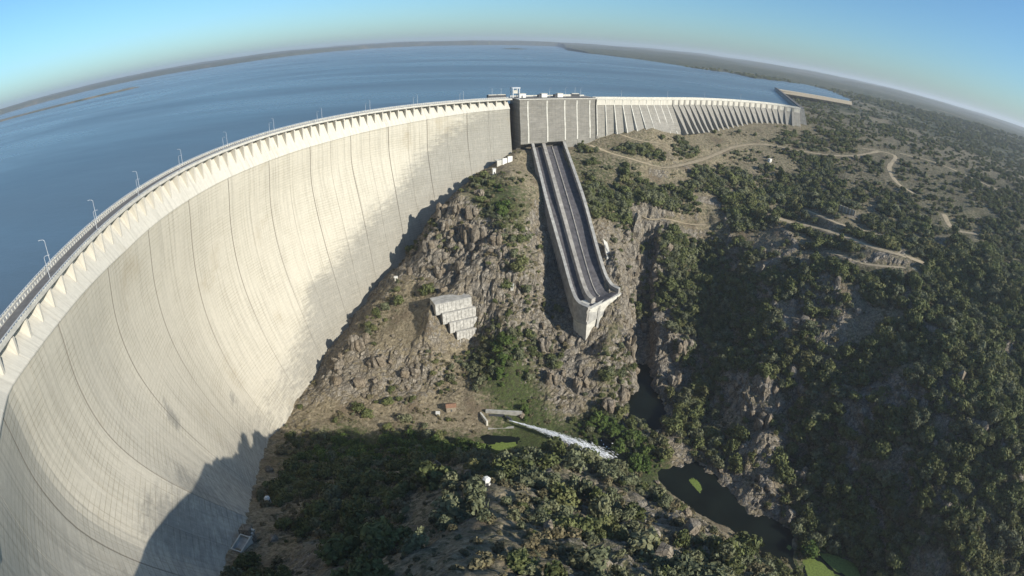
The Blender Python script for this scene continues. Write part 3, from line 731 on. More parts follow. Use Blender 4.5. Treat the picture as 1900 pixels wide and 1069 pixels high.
# ------------------------------------------------------------------ lamps along the crest
_b = B().tube([(0, 0, 0), (0, 0, 9.2)], [.15, .09], 6); lamp_pole = mesh('pole', _b.v, _b.f, M['steel'])
_b = B().tube([(0, 0, 9.1), (0, -.6, 9.6), (0, -1.9, 9.75)], [.11, .1, .09], 5); lamp_arm = mesh('arm', _b.v, _b.f, M['steel'])
_b = B().box((0, -2.3, 9.7), (.32, .8, .18)); lamp_head = mesh('lamp_head', _b.v, _b.f, M['steel'])
def lamp(loc, rz, label, s=1.0):
    t = thing('street_lamp', label, 'street lamp', loc, 'lamps along the dam crest', rz)
    t.scale = (s, s, s)
    link('pole', lamp_pole, t); link('lamp_head', lamp_head, link('arm', lamp_arm, t))
ORD = 'first second third fourth fifth sixth seventh eighth ninth tenth eleventh twelfth'.split()
for i in range(10):
    ph = rad(204.3 - 9.1 * i)
    lamp(tuple(arch_pt(np.array(ph), -9.4, CREST + .2)), ph + math.pi / 2, 'slim grey lamp on the lake-side edge of the dam road, %s from the left' % ORD[i])
    ph = rad(207.6 - 9.3 * i)
    lamp(tuple(arch_pt(np.array(ph), -1.2, CREST + .18)), ph - math.pi / 2, 'slim grey lamp on the valley-side kerb of the dam road, %s from the left' % ORD[i], .9)

# ------------------------------------------------------------------ spillway block (gravity section right of the arch)
G0, G1 = np.array([4., 546.5]), np.array([86., 584.])
gdir = (G1 - G0) / np.linalg.norm(G1 - G0); gn = np.array([gdir[1], -gdir[0]])
spill = thing('spillway_dam', 'grey streaked concrete spillway block between the arch and the buttress wing', 'dam', (40, 570, -105))
SB = np.array(spill.location)
def along(poly_o, poly_d, n, s0, s1, prof, mat, name, parent, base, uvo=0, grime=.5, ends=0):
    V = []; UV = []; G = []; J = []
    ss = np.linspace(s0, s1, 6)
    for q, s in enumerate(ss):
        for d, z in prof:
            p = poly_o + poly_d * s + n * d
            V.append((p[0] - base[0], p[1] - base[1], z - base[2])); UV.append((s + uvo, z)); G.append(grime); J.append(0.)
    k = len(prof); c = len(ss)
    f = [(a * k + i, (a + 1) * k + i, (a + 1) * k + (i + 1) % k, a * k + (i + 1) % k) for a in range(c - 1) for i in range(k)]
    f += [tuple(range(k)), tuple((c - 1) * k + i for i in range(k))[::-1]]
    return link(name, mesh(name, V, f, mat, uv=UV, attrs={'grime': G, 'joint': J}), parent)
GL = np.linalg.norm(G1 - G0)
gj = [0, 9, 31, 52, 67, 83, GL]
for i in range(len(gj) - 1):
    zb = -106 + 3.2 * gj[i] / GL
    prof = [(-24, -60.3), (0, -60.3), (0, -68), (1.5, -80), (3.5, -92), (4.6, zb), (-6, zb - 6), (-24, -135)]
    if i >= 3: prof = [(-24, -60.3), (0, -60.3), (0, -68), (1.5, -80), (3.5, -92), (6, -118), (-24, -135)]
    blk = along(G0, gdir, gn, gj[i] + .12, gj[i + 1] - .12, prof, M['old'], 'block', spill, SB, 700, .62)
    if i:
        along(G0, gdir, gn, gj[i] - .75, gj[i] + .75, [(-.4, -61.5), (.35, -61.5), (.35, -68), (1.85, -80), (3.85, -92), (4.9, zb + .4), (3, zb + .4), (-.4, -70)], M['pale'], 'joint_rib', blk, SB, 900, 0)
along(G0, gdir, gn, -1, GL + 2, [(-24.5, -60.28), (.6, -60.28), (.6, -59.3), (-24.5, -59.3)], M['deck'], 'deck_slab', spill, SB)
along(G0, gdir, gn, 0, GL, [(-18, -59.4), (-10, -59.4), (-10, -59.26), (-18, -59.26)], M['asphalt'], 'roadway', spill, SB)
for d in (.1, -23.9):
    along(G0, gdir, gn, 0, GL, [(d - .15, -59.4), (d + .15, -59.4), (d + .15, -58.2), (d - .15, -58.2)], M['dark'] if d > 0 else M['pale'], 'parapet', spill, SB)
def gpt(s, d, z): p = G0 + gdir * s + gn * d; return (p[0], p[1], z)
grz = math.atan2(gdir[1], gdir[0])
def grav_thing(name, label, cat, s, d, group=None):
    return thing(name, label, cat, gpt(s, d, -59.28), group, grz)
t = grav_thing('gantry_crane', 'pale steel gantry crane on the spillway deck', 'crane', 1, -14)
for x in (-3.6, 3.6):
    for y in (-3, 3): local('leg', B().box((x, y, 5), (.7, .7, 10)), M['steel'], t)
local('bridge_beam', B().box((0, 0, 10.4), (9, 7, .9)), M['steel'], t)
local('trolley', B().box((0, 0, 6.2), (4.6, 3.4, 3.4)), M['pale'], t)
t = grav_thing('machine_house', 'white hoist house beside the gantry crane', 'hut', 8.5, -13)
local('wall', B().box((0, 0, 2), (6.5, 5, 4)), M['white'], t); local('roof', B().box((0, 0, 4.2), (7.1, 5.6, .4)), M['pale'], t); local('door', B().box((-1, -2.55, 1.2), (1.4, .12, 2.4)), M['dark'], t)
for q, (s, lab) in enumerate(((33, 'white cabin in the middle of the spillway deck'), (52, 'white cabin near the right end of the spillway deck'))):
    t = grav_thing('cabin', lab, 'hut', s, -12)
    local('wall', B().box((0, 0, 1.9), (6.4, 4.6, 3.8)), M['white'], t); local('roof', B().box((0, 0, 4.0), (7, 5.2, .4)), M['pale'], t); local('side_shed', B().box((-4.9, .3, 1.5), (3.2, 3.6, 3)), M['dark'], t)
for s, lab in ((-22, 'low dark intake box at the left end of the spillway deck'), (-12, 'dark lifting frame left of the gantry crane'), (76, 'dark intake box at the right end of the spillway deck')):
    t = grav_thing('intake_box', lab, 'intake', s, -20)
    local('body', B().box((0, 0, .6), (10, 4, 4.0)), M['dark'], t); local('top', B().box((0, 0, 2.9), (9, 3.4, .6)), M['pale'], t); local('mast', B().tube([(0, 0, 2), (0, 0, 10)], .14), M['steel'], t)
t = grav_thing('deck_wall', 'long low pale wall along the lake side of the spillway deck', 'wall', 62, -19)
local('panel', B().box((0, 0, .8), (24, .5, 2.2)), M['pale'], t); local('cap', B().box((0, 0, 2.0), (24.6, .8, .2)), M['white'], t)
for i, s in enumerate((38, 57, 76)):
    lamp(gpt(s, -8, -59.28), grz, 'slim lamp on the spillway deck, %s from the left' % ORD[i], 1.1)

# ------------------------------------------------------------------ buttress wing
wing = thing('buttress_dam', 'long low buttressed dam wing with a cream parapet right of the spillway', 'dam', (260, 690, -90))
WB = np.array(wing.location)
WL = smooth_line(WING, 10)
wl = np.concatenate([[0], np.cumsum(np.linalg.norm(np.diff(WL, axis=0), axis=1))])
def wpt(s):
    p = np.array([np.interp(s, wl, WL[:, 0]), np.interp(s, wl, WL[:, 1])]); q = np.array([np.interp(s + 2, wl, WL[:, 0]), np.interp(s + 2, wl, WL[:, 1])]); q0 = np.array([np.interp(s - 2, wl, WL[:, 0]), np.interp(s - 2, wl, WL[:, 1])])
    t = (q - q0) / np.linalg.norm(q - q0); return p, t, np.array([t[1], -t[0]])
def wsweep(name, prof, s0, s1, k, mat, grime=.3, parent=None):
    V = []; UV = []; G = []
    for s in np.linspace(s0, s1, k):
        p, t, n = wpt(s)
        for d, z in prof: V.append((p[0] + n[0] * d - WB[0], p[1] + n[1] * d - WB[1], z - WB[2])); UV.append((s, z)); G.append(grime)
    m = len(prof); f = [(a * m + i, (a + 1) * m + i, (a + 1) * m + (i + 1) % m, a * m + (i + 1) % m) for a in range(k - 1) for i in range(m)]
    f += [tuple(range(m)), tuple((k - 1) * m + i for i in range(m))[::-1]]
    return link(name, mesh(name, V, f, mat, uv=UV, attrs={'grime': G, 'joint': [0.] * len(V)}), parent or wing)
WT = wl[-1]; nb = 32; sw = WT / nb
for i in range(nb):
    fl = .2 + .8 * float(sstep(0, 70, i * sw))
    blk = wsweep('block', [(-8, -61), (-.6, -61), (-.6, -66), (18.6 * fl, -96), (22 * fl + 2, -120), (-8, -120)], i * sw + .1, (i + 1) * sw - .1, 4, M['old'], .5)
    wsweep('parapet_panel', [(-.5, -67.2), (.35, -67.2), (.35, -60.6), (-.5, -60.6)], i * sw + .45, (i + 1) * sw - .45, 3, M['shoulder'], 0, blk)
    p, t, n = wpt(i * sw)
    big = i * sw > 118
    w, dp = (1.7, 8.0) if big else (.55, .8)
    V = []
    for s in (-w, w):
        for d, z in ((-.7, -60.7), (.9, -60.7), (1.2, -67), (19.5 * fl + dp, -99), (16 * fl, -106), (-.7, -72)):
            if not big and z == -67: d = .4
            q = p + t * s + n * d; V.append((q[0] - WB[0], q[1] - WB[1], z - WB[2]))
    link('buttress', mesh('buttress', V, [tuple(range(6))[::-1], tuple(range(6, 12))] + [(k, (k + 1) % 6, 6 + (k + 1) % 6, 6 + k) for k in range(6)], M['old'] if big else M['pale'], uv=[(k, k) for k in range(12)], attrs={'grime': [.35] * 12, 'joint': [0.] * 12}), wing)
wsweep('deck_slab', [(-8.6, -60.98), (.9, -60.98), (.9, -60), (-8.6, -60)], 0, WT, 60, M['deck'], 0)
wsweep('roadway', [(-6.8, -60.1), (-1.2, -60.1), (-1.2, -59.97), (-6.8, -59.97)], 0, WT, 60, M['asphalt'], 0)
wsweep('parapet', [(.45, -60.05), (.8, -60.05), (.8, -58.8), (.45, -58.8)], 0, WT, 60, M['pale'], 0)
wsweep('parapet', [(-8.5, -60.05), (-8.2, -60.05), (-8.2, -58.8), (-8.5, -58.8)], 0, WT, 60, M['pale'], 0)
for i, s in enumerate((40, 120, 200, 280)):
    p, t_, n = wpt(s); lamp((p[0] - n[0] * 7.5, p[1] - n[1] * 7.5, -60), math.atan2(t_[1], t_[0]), 'slim lamp on the buttress wing road, %s from the left' % ORD[i])
# dyke running back from the wing's end, then along the shore
dk = thing('dyke_wall', 'dark straight dyke wall running back into the lake from the wing end', 'dyke', (440, 762, -70))
a, b = DYKE[0], DYKE[1]; v = (b - a) / np.linalg.norm(b - a); n = np.array([v[1], -v[0]])
def strip(a, b, n, prof, name, mat, parent):
    base = np.array(parent.location); V = []
    for p in (a, b):
        for d, z in prof: V.append((p[0] + n[0] * d - base[0], p[1] + n[1] * d - base[1], z - base[2]))
    m = len(prof); link(name, mesh(name, V, [(i, m + i, m + (i + 1) % m, (i + 1) % m) for i in range(m)] + [tuple(range(m)), tuple(range(m, 2 * m))[::-1]], mat), parent)
strip(a, b, n, [(-4, -85), (-4, -60.6), (4, -60.6), (12, -85)], 'wall', M['greyc'], dk)
strip(a, b, n, [(-4.2, -60.6), (4.2, -60.6), (4.2, -60), (-4.2, -60)], 'deck_slab', M['asphalt'], dk)
strip(a, b, n, [(-4.1, -60), (-3.5, -60), (-3.5, -58.6), (-4.1, -58.6)], 'parapet', M['dark'], dk)  # concrete parapet, shade of its lake side painted in as a dark colour
dk = thing('dyke_bank', 'pale sunlit dyke bank along the lake corner behind the trees', 'dyke', tuple(DYKE[1]) + (-70,))
a, b = DYKE[1], DYKE[2]; v = (b - a) / np.linalg.norm(b - a); n = np.array([v[1], -v[0]])
strip(a, b, n, [(-4, -78), (-2, -62.6), (2, -62.6), (6, -72)], 'bank', M['stone'], dk)
strip(a, b, n, [(-1.8, -62.6), (1.8, -62.6), (1.8, -62.2), (-1.8, -62.2)], 'crest_road', M['deck'], dk)

# ------------------------------------------------------------------ spillway chute
CH = dict(L=[(18, 551, -105), (23.5, 500, -121), (29, 453, -137.5), (36, 424, -157), (42, 400, -173), (46.5, 372, -184), (50, 355, -186.5), (57, 345, -186)],
          R=[(52, 567, -105), (57.5, 508, -121), (63, 457, -137.5), (68, 426, -156), (72, 402, -170), (76, 388, -180), (80, 380, -184), (85, 374, -184.5)])
chute = thing('spillway_chute', 'long grey concrete twin spillway chute running down the ridge to a flip lip', 'spillway', (60, 360, -222))
CB = np.array(chute.location)
LL, RR = smooth_line(CH['L'], 6), smooth_line(CH['R'], 6)
nc = len(LL)
def cpt(i, f, dz):
    p = LL[i] * (1 - f) + RR[i] * f; return (p[0] - CB[0], p[1] - CB[1], p[2] + dz - CB[2])
depth = np.array([5.5 - 2.5 * sstep(.8, 1, i / (nc - 1)) for i in range(nc)])
def clong(name, prof, mat, i0=0, i1=None):
    i1 = i1 or nc; b = B(); b.loft([[cpt(i, f, dz if not callable(dz) else dz(i)) for f, dz in prof] for i in range(i0, i1)]); return link(name, mesh(name, b.v, b.f, mat), chute)
dp = lambda o=0: (lambda i: -depth[i] + o)
clong('floor_left', [(.03, dp(-1.2)), (.29, dp(-1.2)), (.29, dp()), (.03, dp())], M['chutefl'])
clong('floor_right', [(.41, dp(-1.2)), (.97, dp(-1.2)), (.97, dp()), (.41, dp())], M['chutefl'])
clong('side_wall', [(-.05, dp(-9)), (.035, dp(-9)), (.035, 0), (-.025, 0)], M['chutec'])
clong('side_wall', [(.965, dp(-9)), (1.05, dp(-9)), (1.025, 0), (.965, 0)], M['chutec'])
clong('divider_wall', [(.27, dp(-2)), (.43, dp(-2)), (.40, -.8), (.30, -.8)], M['chutec'], 0, nc - 4)
clong('wall_rib', [(.60, dp()), (.64, dp()), (.63, dp(.9)), (.61, dp(.9))], M['chutec'], 0, nc - 6)
clong('wall_coping', [(-.035, .02), (.045, .02), (.045, .35), (-.035, .35)], M['greyc'])
clong('wall_coping', [(.955, .02), (1.035, .02), (1.035, .35), (.955, .35)], M['greyc'])
clong('base_slab', [(-.02, dp(-12)), (1.02, dp(-12)), (1.0, dp(-1.3)), (0, dp(-1.3))], M['greyc'])
def pt(i, f): p = LL[i] * (1 - f) + RR[i] * f; return p
l4, r4, lb, rb = LL[-1], RR[-1], LL[-9], RR[-7]
poly = [(l4[0] - 1, l4[1] - 1), (r4[0] + 1.5, r4[1]), (rb[0] + 3, rb[1]), (lb[0] - 1.5, lb[1])]
low = [(l4[0] + 1, l4[1] + 5), (r4[0] - 1, r4[1] + 5), (rb[0] + 2, rb[1]), (lb[0] + 1, lb[1])]
b = B(); b.prism(low, -228, -190.2, poly); b.build('pier', M['pale'], chute)
b = B(); q = [(l4[0] - 1.4, l4[1] - 1.2), (r4[0] + 1.8, r4[1] - .6), (r4[0] + .5, r4[1] + 3), (l4[0] - .5, l4[1] + 3.5)]; b.prism(q, -191, -188.4); b.build('flip_lip', M['pale'], chute)
for f in (.33, .66):
    p = l4 * (1 - f) + r4 * f; b = B(); b.prism([(p[0] - .6, p[1] - 1.3), (p[0] + 1.2, p[1] - .2), (p[0] + 1.2, p[1] + 5), (p[0] - .6, p[1] + 5)], -222, -189.5); b.build('pier_rib', M['greyc'], chute)
# concrete lining slabs leaning on the rock right of the chute
t = thing('retaining_slab', 'pale concrete slab patched on the rock right of the chute end', 'retaining wall', (80, 420, -168))
local('slab', B().add([(-2, -16, -12), (4, -16, -16), (3, 6, -6), (-2, 6, 2), (-2, -16, -3), (2.2, -16, -5), (1.4, 6, 2), (-2.5, 6, 5)], [(0, 1, 2, 3), (4, 7, 6, 5), (0, 4, 5, 1), (1, 5, 6, 2), (2, 6, 7, 3), (3, 7, 4, 0)]), M['pale'], t)
local('coping', B().box((-2, -5, 2.2), (1, 22, .5)), M['greyc'], t)

# ------------------------------------------------------------------ stepped retaining walls
tw = thing('terrace_walls', 'four stepped white concrete retaining walls set into the ridge', 'retaining wall', (-50, 364, -226))
u_ = np.array([.89, .46]); n_ = np.array([.46, -.89]); o_ = np.array([-58, 353.5]); TB = np.array(tw.location)
for i in range(4):
    z1, z0 = -191 - 7.6 * i, -191 - 7.6 * (i + 1) - (5 if i == 3 else 1.5)
    s0, s1 = i * 4.5, 30 + i * 2.3
    p = [o_ + u_ * s + n_ * d for s, d in ((s0, i * 2.8), (s1, i * 2.8), (s1, -12 + i * 2.8), (s0, -12 + i * 2.8))]
    q = [o_ + u_ * s + n_ * d for s, d in ((s0, i * 2.8 + .8), (s1, i * 2.8 + .8), (s1, -12 + i * 2.8), (s0, -12 + i * 2.8))]
    b = B(); b.prism(q, z0, z1, p); w = b.build('wall_tier', M['greyc'], tw)
    npan = 9
    for k in range(npan):
        a = s0 + (s1 - s0) * k / npan + .12; e = s0 + (s1 - s0) * (k + 1) / npan - .12
        P = [o_ + u_ * s + n_ * (d + i * 2.8) for s, d in ((a, .1), (e, .1), (e, .35), (a, .35))]
        Q = [o_ + u_ * s + n_ * (d + i * 2.8) for s, d in ((a, .7), (e, .7), (e, 1.15), (a, 1.15))]
        b = B(); b.prism(Q, z0 + .2, z1 - .3, P); o = b.build('panel', M['weath'], w, base=tw.location)

# ------------------------------------------------------------------ small buildings and concrete works
def gz(x, y): return float(ground(x, y))
def hut(name, label, x, y, w, d, h, rz=0, mat='white', roof='flat', z=None, cat='hut'):
    t = thing(name, label, cat, (x, y, (gz(x, y) if z is None else z)), None, rz)
    local('wall', B().box((0, 0, h / 2 - 1), (w, d, h + 2)), M[mat], t)
    if roof == 'flat': local('roof', B().box((0, 0, h + .2), (w + .5, d + .5, .4)), M['white'], t)
    else:
        hw, hd = w / 2 + .3, d / 2 + .3
        local('roof', B().add([(-hw, -hd, h), (hw, -hd, h), (hw, hd, h), (-hw, hd, h), (-hw, 0, h + 1.6), (hw, 0, h + 1.6)], [(0, 1, 5, 4), (2, 3, 4, 5), (0, 4, 3), (1, 2, 5), (3, 2, 1, 0)]), M['tile'], t)
    dr = local('door', B().box((0, -d / 2 - .04, 1.0), (1.0, .12, 2.0)), M['dark'], t)
    local('handle', B().box((.36, -d / 2 - .14, 1.0), (.14, .1, .06)), M['steel'], dr)
    return t
hut('stone_hut', 'small stone hut with a pitched roof at the foot of the ridge', -42, 298, 7, 5, 3.6, .2, 'stone', 'pitch')
hut('stone_shed', 'tiny pale shed left of the stone hut', -51, 293, 2.6, 2.4, 1.8, .1, 'pale')
hut('survey_pillar_hut', 'small white hut on the ridge top by the arch abutment', -19, 489, 3.0, 3.0, 4.4, .3)
hut('survey_box', 'small white box on the ridge edge beside the dam face', -98.5, 403, 2.6, 2.2, 2.6, .4, 'pale')
hut('cliff_box', 'small white box among bushes left of the chute', 0, 373, 2.4, 2.2, 2.6, .1, 'pale')
hut('valve_hut', 'white hut with a flat roof on the hillside below the upper track', 313, 603, 4.2, 3.4, 3.2, .5)
def kiosk(label, x, y, r):
    t = thing('survey_kiosk', label, 'kiosk', (x, y, gz(x, y)), None, .3)
    hexa = lambda q: [(q * math.cos(k * math.pi / 3), q * math.sin(k * math.pi / 3)) for k in range(6)]
    local('wall', B().prism(hexa(r), -1.5, 3.0), M['white'], t)
    local('roof', B().prism(hexa(r * 1.12), 3.0, 3.9, hexa(r * .55)), M['white'], t)
    local('window', B().box((r * .72, -r * .52, 1.7), (.15, 1.0, .8), -.62), M['dark'], t)
    local('door', B().box((-.05, -r * .9, 1.1), (.95, .14, 2.0)), M['dark'], t)
kiosk('white six-sided kiosk on the sunlit crest of the near hill', -7.4, 127.8, 1.35)
kiosk('white six-sided kiosk in shade at the foot of the dam', -115.7, 155.7, 1.5)
t = thing('water_tank', 'small rectangular concrete basin in shade beside the dam foot', 'basin', (-104.5, 111.4, gz(-104.5, 111.4)), None, -.15)
for c, d in (((0, -4, .5), (5.2, .5, 4)), ((0, 4, .5), (5.2, .5, 4)), ((-2.4, 0, .5), (.5, 7.4, 4)), ((2.4, 0, .5), (.5, 7.4, 4))): local('wall', B().box(c, d), M['pale'], t)
local('floor', B().box((0, 0, 1.2), (4.2, 7.4, .3)), M['greyc'], t)
for k in range(3): local('step', B().box((0, 5.4 + k * 1.4, .6 + k * .5), (4, .9, 1.2)), M['pale'], t)
t = thing('outlet_works', 'grey bottom-outlet portal with wing walls at the foot of the ridge', 'outlet', (-10, 291, -251))
local('head_wall', B().box((6, 4, 4.2), (26, 1.6, 6), -.05), M['greyc'], t)
local('portal', B().box((1, 2.4, 2.4), (11, 2.2, 4.4), -.05), M['dark'], t)  # solid dark block for the opening, its inner shade put into the colour
local('wing_wall', B().box((-8, -1, 3), (1.2, 11, 5), .5), M['pale'], t)
local('apron', B().box((4, -4, .2), (18, 8, 1.2), .1), M['greyc'], t)
local('nozzle', B().tube([(8, 0, 5.2), (11.5, -3.2, 5.0)], [1.1, .9], 10), M['dark'], t)
t = thing('abutment_wall', 'pale stepped retaining wall on the ridge top below the dam', 'retaining wall', (-9, 516, gz(-9, 516)))
for k in range(3):
    local('wall_panel', B().box((-6 + k * 5.2, -2 + k * 2.6, -1.5 + k * 1.6), (5, 1.4, 10), .5), M['white' if k else 'pale'], t)
local('slab', B().box((-3, 5, 2.6), (16, 7, .8), .5), M['pale'], t)
t = thing('posted_wall', 'dark hillside retaining wall with five pale vertical posts', 'retaining wall', (347, 468, gz(347, 468)), None, -1.0)
local('wall', B().box((0, .6, 2.2), (20, 1, 8)), M['stone'], t)
for k in range(5): local('post', B().box((-8 + k * 4, -.1, 2.6), (.6, .5, 8)), M['pale'], t)
t2 = thing('white_pillar', 'white concrete pillar left of the posted wall on the right hillside', 'pillar', (337, 478, gz(337, 478)))
local('shaft', B().box((0, 0, 2.4), (1.6, 1.6, 7)), M['white'], t2); local('cap', B().box((0, 0, 6.1), (2.2, 2.2, .4)), M['white'], t2)

# ------------------------------------------------------------------ dirt tracks
TN = ['dirt_track'] * len(TRACKZ)
for (L, zz, wd), nmx in zip(TRACKZ, TN):
    T = np.gradient(L, axis=0); T /= np.linalg.norm(T, axis=1)[:, None]; Nn = np.stack([T[:, 1], -T[:, 0]], 1); V = []; f = []
    for i in range(len(L)):
        hw = wd / 2 * (1 + .25 * float(vnoise(np.array(L[i, 0] / 9), np.array(L[i, 1] / 9), np.array(0.), 3)))
        for s in (-1, -.5, 0, .5, 1):
            p = L[i] + Nn[i] * hw * s; V.append((p[0], p[1], max(zz[i], float(ground(*p))) + .22 - .12 * abs(s)))
    for i in range(len(L) - 1):
        for k in range(4): f.append((i * 5 + k, i * 5 + k + 1, i * 5 + k + 6, i * 5 + k + 5))
    tag(link(nmx, mesh(nmx, V, f, M['track'], True)), kind='structure')

# ------------------------------------------------------------------ algae mats on the still water
def mat_of_algae(label, pts, z=RIVER + .03):
    pts = smooth_line(pts + [pts[0]], 9)[:-1]; c = np.mean(pts, 0); b = B()
    q = [tuple((p - c) * (1 + .16 * rng.uniform(-1, 1))) for p in pts]
    b.prism(q, 0, .05, [(x * .97, y * .97) for x, y in q])
    tag(link('algae_mat', mesh('algae_mat', b.v, b.f, M['algae']), None, (c[0], c[1], z)), label, 'algae', 'algae mats on the pools')
mat_of_algae('dull green algae mat on the shaded pond beside the jet', [(-22, 262), (-5, 271), (12, 266), (6, 256), (-8, 253)])
mat_of_algae('small lime algae patch by the cliff on the dark pool', [(117, 231), (121, 233), (124, 226), (122, 220), (119, 225)])
mat_of_algae('tiny round algae patch on the dark pool near the green bank', [(165.5, 168), (167.5, 170), (169, 168), (167, 166)])
mat_of_algae('bright green algae sheet along the right bank at the picture bottom', [(181, 172), (192, 170), (202, 156), (214, 138), (205, 132), (192, 146)])
mat_of_algae('bright green algae tongue left of the reed strip at the picture bottom', [(170, 150), (178, 160), (188, 146), (196, 134), (180, 128)])
# ------------------------------------------------------------------ water jet
jet = thing('water_jet', 'white water jet shooting from the bottom outlet into the river', 'water jet', (0, 287, -246))
def jp(t): return np.array([66 * t, -34 * t, 3.6 * t * (1 - t) * 4 * .6 - 5.2 * t * t])
kw = NT('foam'); kw.col((.88, .9, .92)); kw.rough(.5)
foam = kw.m
kt = NT('spray'); kt.col((.9, .92, .94)); kt.rough(.5); kt.b.inputs['Subsurface Weight'].default_value = 0.0
b = B(); b.tube([jp(t) for t in np.linspace(0, .3, 8)], [.45 - .3 * t for t in np.linspace(0, 1, 8)], 9); local('stream', b, foam, jet, True)
b = B()
for i in range(5200):
    t = rng.random() ** .8 * 1.03; p = jp(t); sp = .3 + 6.0 * t ** 1.4
    o = np.array([rng.gauss(0, .35), rng.gauss(0, .42), rng.gauss(.05, .34)]) * sp
    L = (.35 + 1.3 * rng.random()) * (.7 + .5 * t); r = (.03 + .075 * rng.random()) * (1 + .5 * t)
    d = jp(min(t + .02, 1.05)) - p; d /= np.linalg.norm(d); d = d + np.array([rng.gauss(0, .1) for _ in range(3)]); d /= np.linalg.norm(d); c = p + o
    if c[2] < RIVER + 246.: c[2] = RIVER + 246 + .4 * rng.random()
    a = c - d * L; e = c + d * L
    u = np.cross(d, (0, 0, 1)); u /= np.linalg.norm(u); w = np.cross(d, u)
    b.add([a, c + u * r, c + w * r, c - u * r, c - w * r, e], [(0, 1, 2), (0, 2, 3), (0, 3, 4), (0, 4, 1), (5, 2, 1), (5, 3, 2), (5, 4, 3), (5, 1, 4)])
tag(local('spray', b, kt.m, jet), kind='stuff')
b = B()
for i in range(260):
    x, y = 62 + rng.gauss(0, 7), -31 + rng.gauss(0, 5); s = .3 + .5 * rng.random()
    b.box((x, y, RIVER + 246.03 + .05 * rng.random()), (s * 2, s, .06 + .3 * rng.random()), rng.random() * 3)
tag(local('froth', b, foam, jet), kind='stuff')
# ------------------------------------------------------------------ plants
def leafy(seed, nleaf, size, lobes, flat=.8, low=.15, spread=.68, core=.7):
    r = np.random.default_rng(seed)
    C = []; Rr = []
    for i in range(lobes):
        a = r.uniform(0, 2 * math.pi); q = spread * math.sqrt(r.uniform(.05, 1)); h = r.uniform(low + .25, low + flat * 1.25 * (1 - .55 * q))
        C.append((q * math.cos(a), q * math.sin(a), h)); Rr.append(r.uniform(.30, .48))
    C.append((0, 0, low + flat * .55)); Rr.append(.55)
    C = np.array(C); Rr = np.array(Rr); V = []; F = []
    # ragged inner mass
    for c, q in zip(C, Rr):
        n = len(V)
        ph = (1 + 5 ** .5) / 2
        ico = np.array([(-1, ph, 0), (1, ph, 0), (-1, -ph, 0), (1, -ph, 0), (0, -1, ph), (0, 1, ph), (0, -1, -ph), (0, 1, -ph), (ph, 0, -1), (ph, 0, 1), (-ph, 0, -1), (-ph, 0, 1)]) / math.hypot(1, ph)
        for v in ico: V.append(c + v * q * core * r.uniform(.75, 1.15) * np.array([1, 1, .85]))
        F += [tuple(i + n for i in t) for t in ((0,11,5),(0,5,1),(0,1,7),(0,7,10),(0,10,11),(1,5,9),(5,11,4),(11,10,2),(10,7,6),(7,1,8),(3,9,4),(3,4,2),(3,2,6),(3,6,8),(3,8,9),(4,9,5),(2,4,11),(6,2,10),(8,6,7),(9,8,1))]
    w = Rr ** 2 / (Rr ** 2).sum()
    for i in range(nleaf):
        k = r.choice(len(C), p=w); d = r.normal(size=3); d[2] += .25; d /= np.linalg.norm(d)
        p = C[k] + d * Rr[k] * r.uniform(.8, 1.12) * np.array([1, 1, .88])
        if p[2] < low * .5: continue
        n = d + r.normal(size=3) * .55; n /= np.linalg.norm(n)
        u = np.cross(n, r.normal(size=3)); u /= np.linalg.norm(u); v = np.cross(n, u); s = size * r.uniform(.6, 1.3)
        m = len(V); V += [p - u * s - v * s * .7, p + u * s * .9 - v * s * .5, p + u * s * .8 + v * s * .8 + n * s * .3, p - u * s * .7 + v * s]
        F.append((m, m + 1, m + 2, m + 3))
    return V, F
def trunk_mesh(seed):
    r = random.Random(seed); b = B()
    b.tube([(0, 0, -.5), (.02, .02, .2), (.05, 0, .6)], [.11, .085, .06], 6)
    for k in range(3):
        a = k * 2.1 + r.random(); b.tube([(.03, 0, .35), (.2 * math.cos(a), .2 * math.sin(a), .62), (.42 * math.cos(a), .42 * math.sin(a), .9)], [.05, .035, .02], 5)
    return mesh('trunk', b.v, b.f, M['bark'])
KINDS = dict(
    holm_oak=dict(mat='oak', n=380, size=.115, lobes=9, flat=.85, low=.2),
    olive_tree=dict(mat='olive', n=330, size=.105, lobes=7, flat=.75, low=.15),
    broadleaf_tree=dict(mat='bright', n=360, size=.11, lobes=9, flat=1.0, low=.2),
    scrub_bush=dict(mat='scrub', n=190, size=.13, lobes=6, flat=.55, low=.0),
)
PROTO = {}
for ki, (k, s) in enumerate(KINDS.items()):
    PROTO[k] = []
    for q in range(4 if k != 'broadleaf_tree' else 2):
        v, f = leafy(100 * ki + q, s['n'], s['size'], s['lobes'], s['flat'], s['low'])
        PROTO[k].append(mesh('crown' if k != 'scrub_bush' else 'scrub_bush', v, f, M[s['mat']]))
TRUNK = [trunk_mesh(i) for i in range(3)]
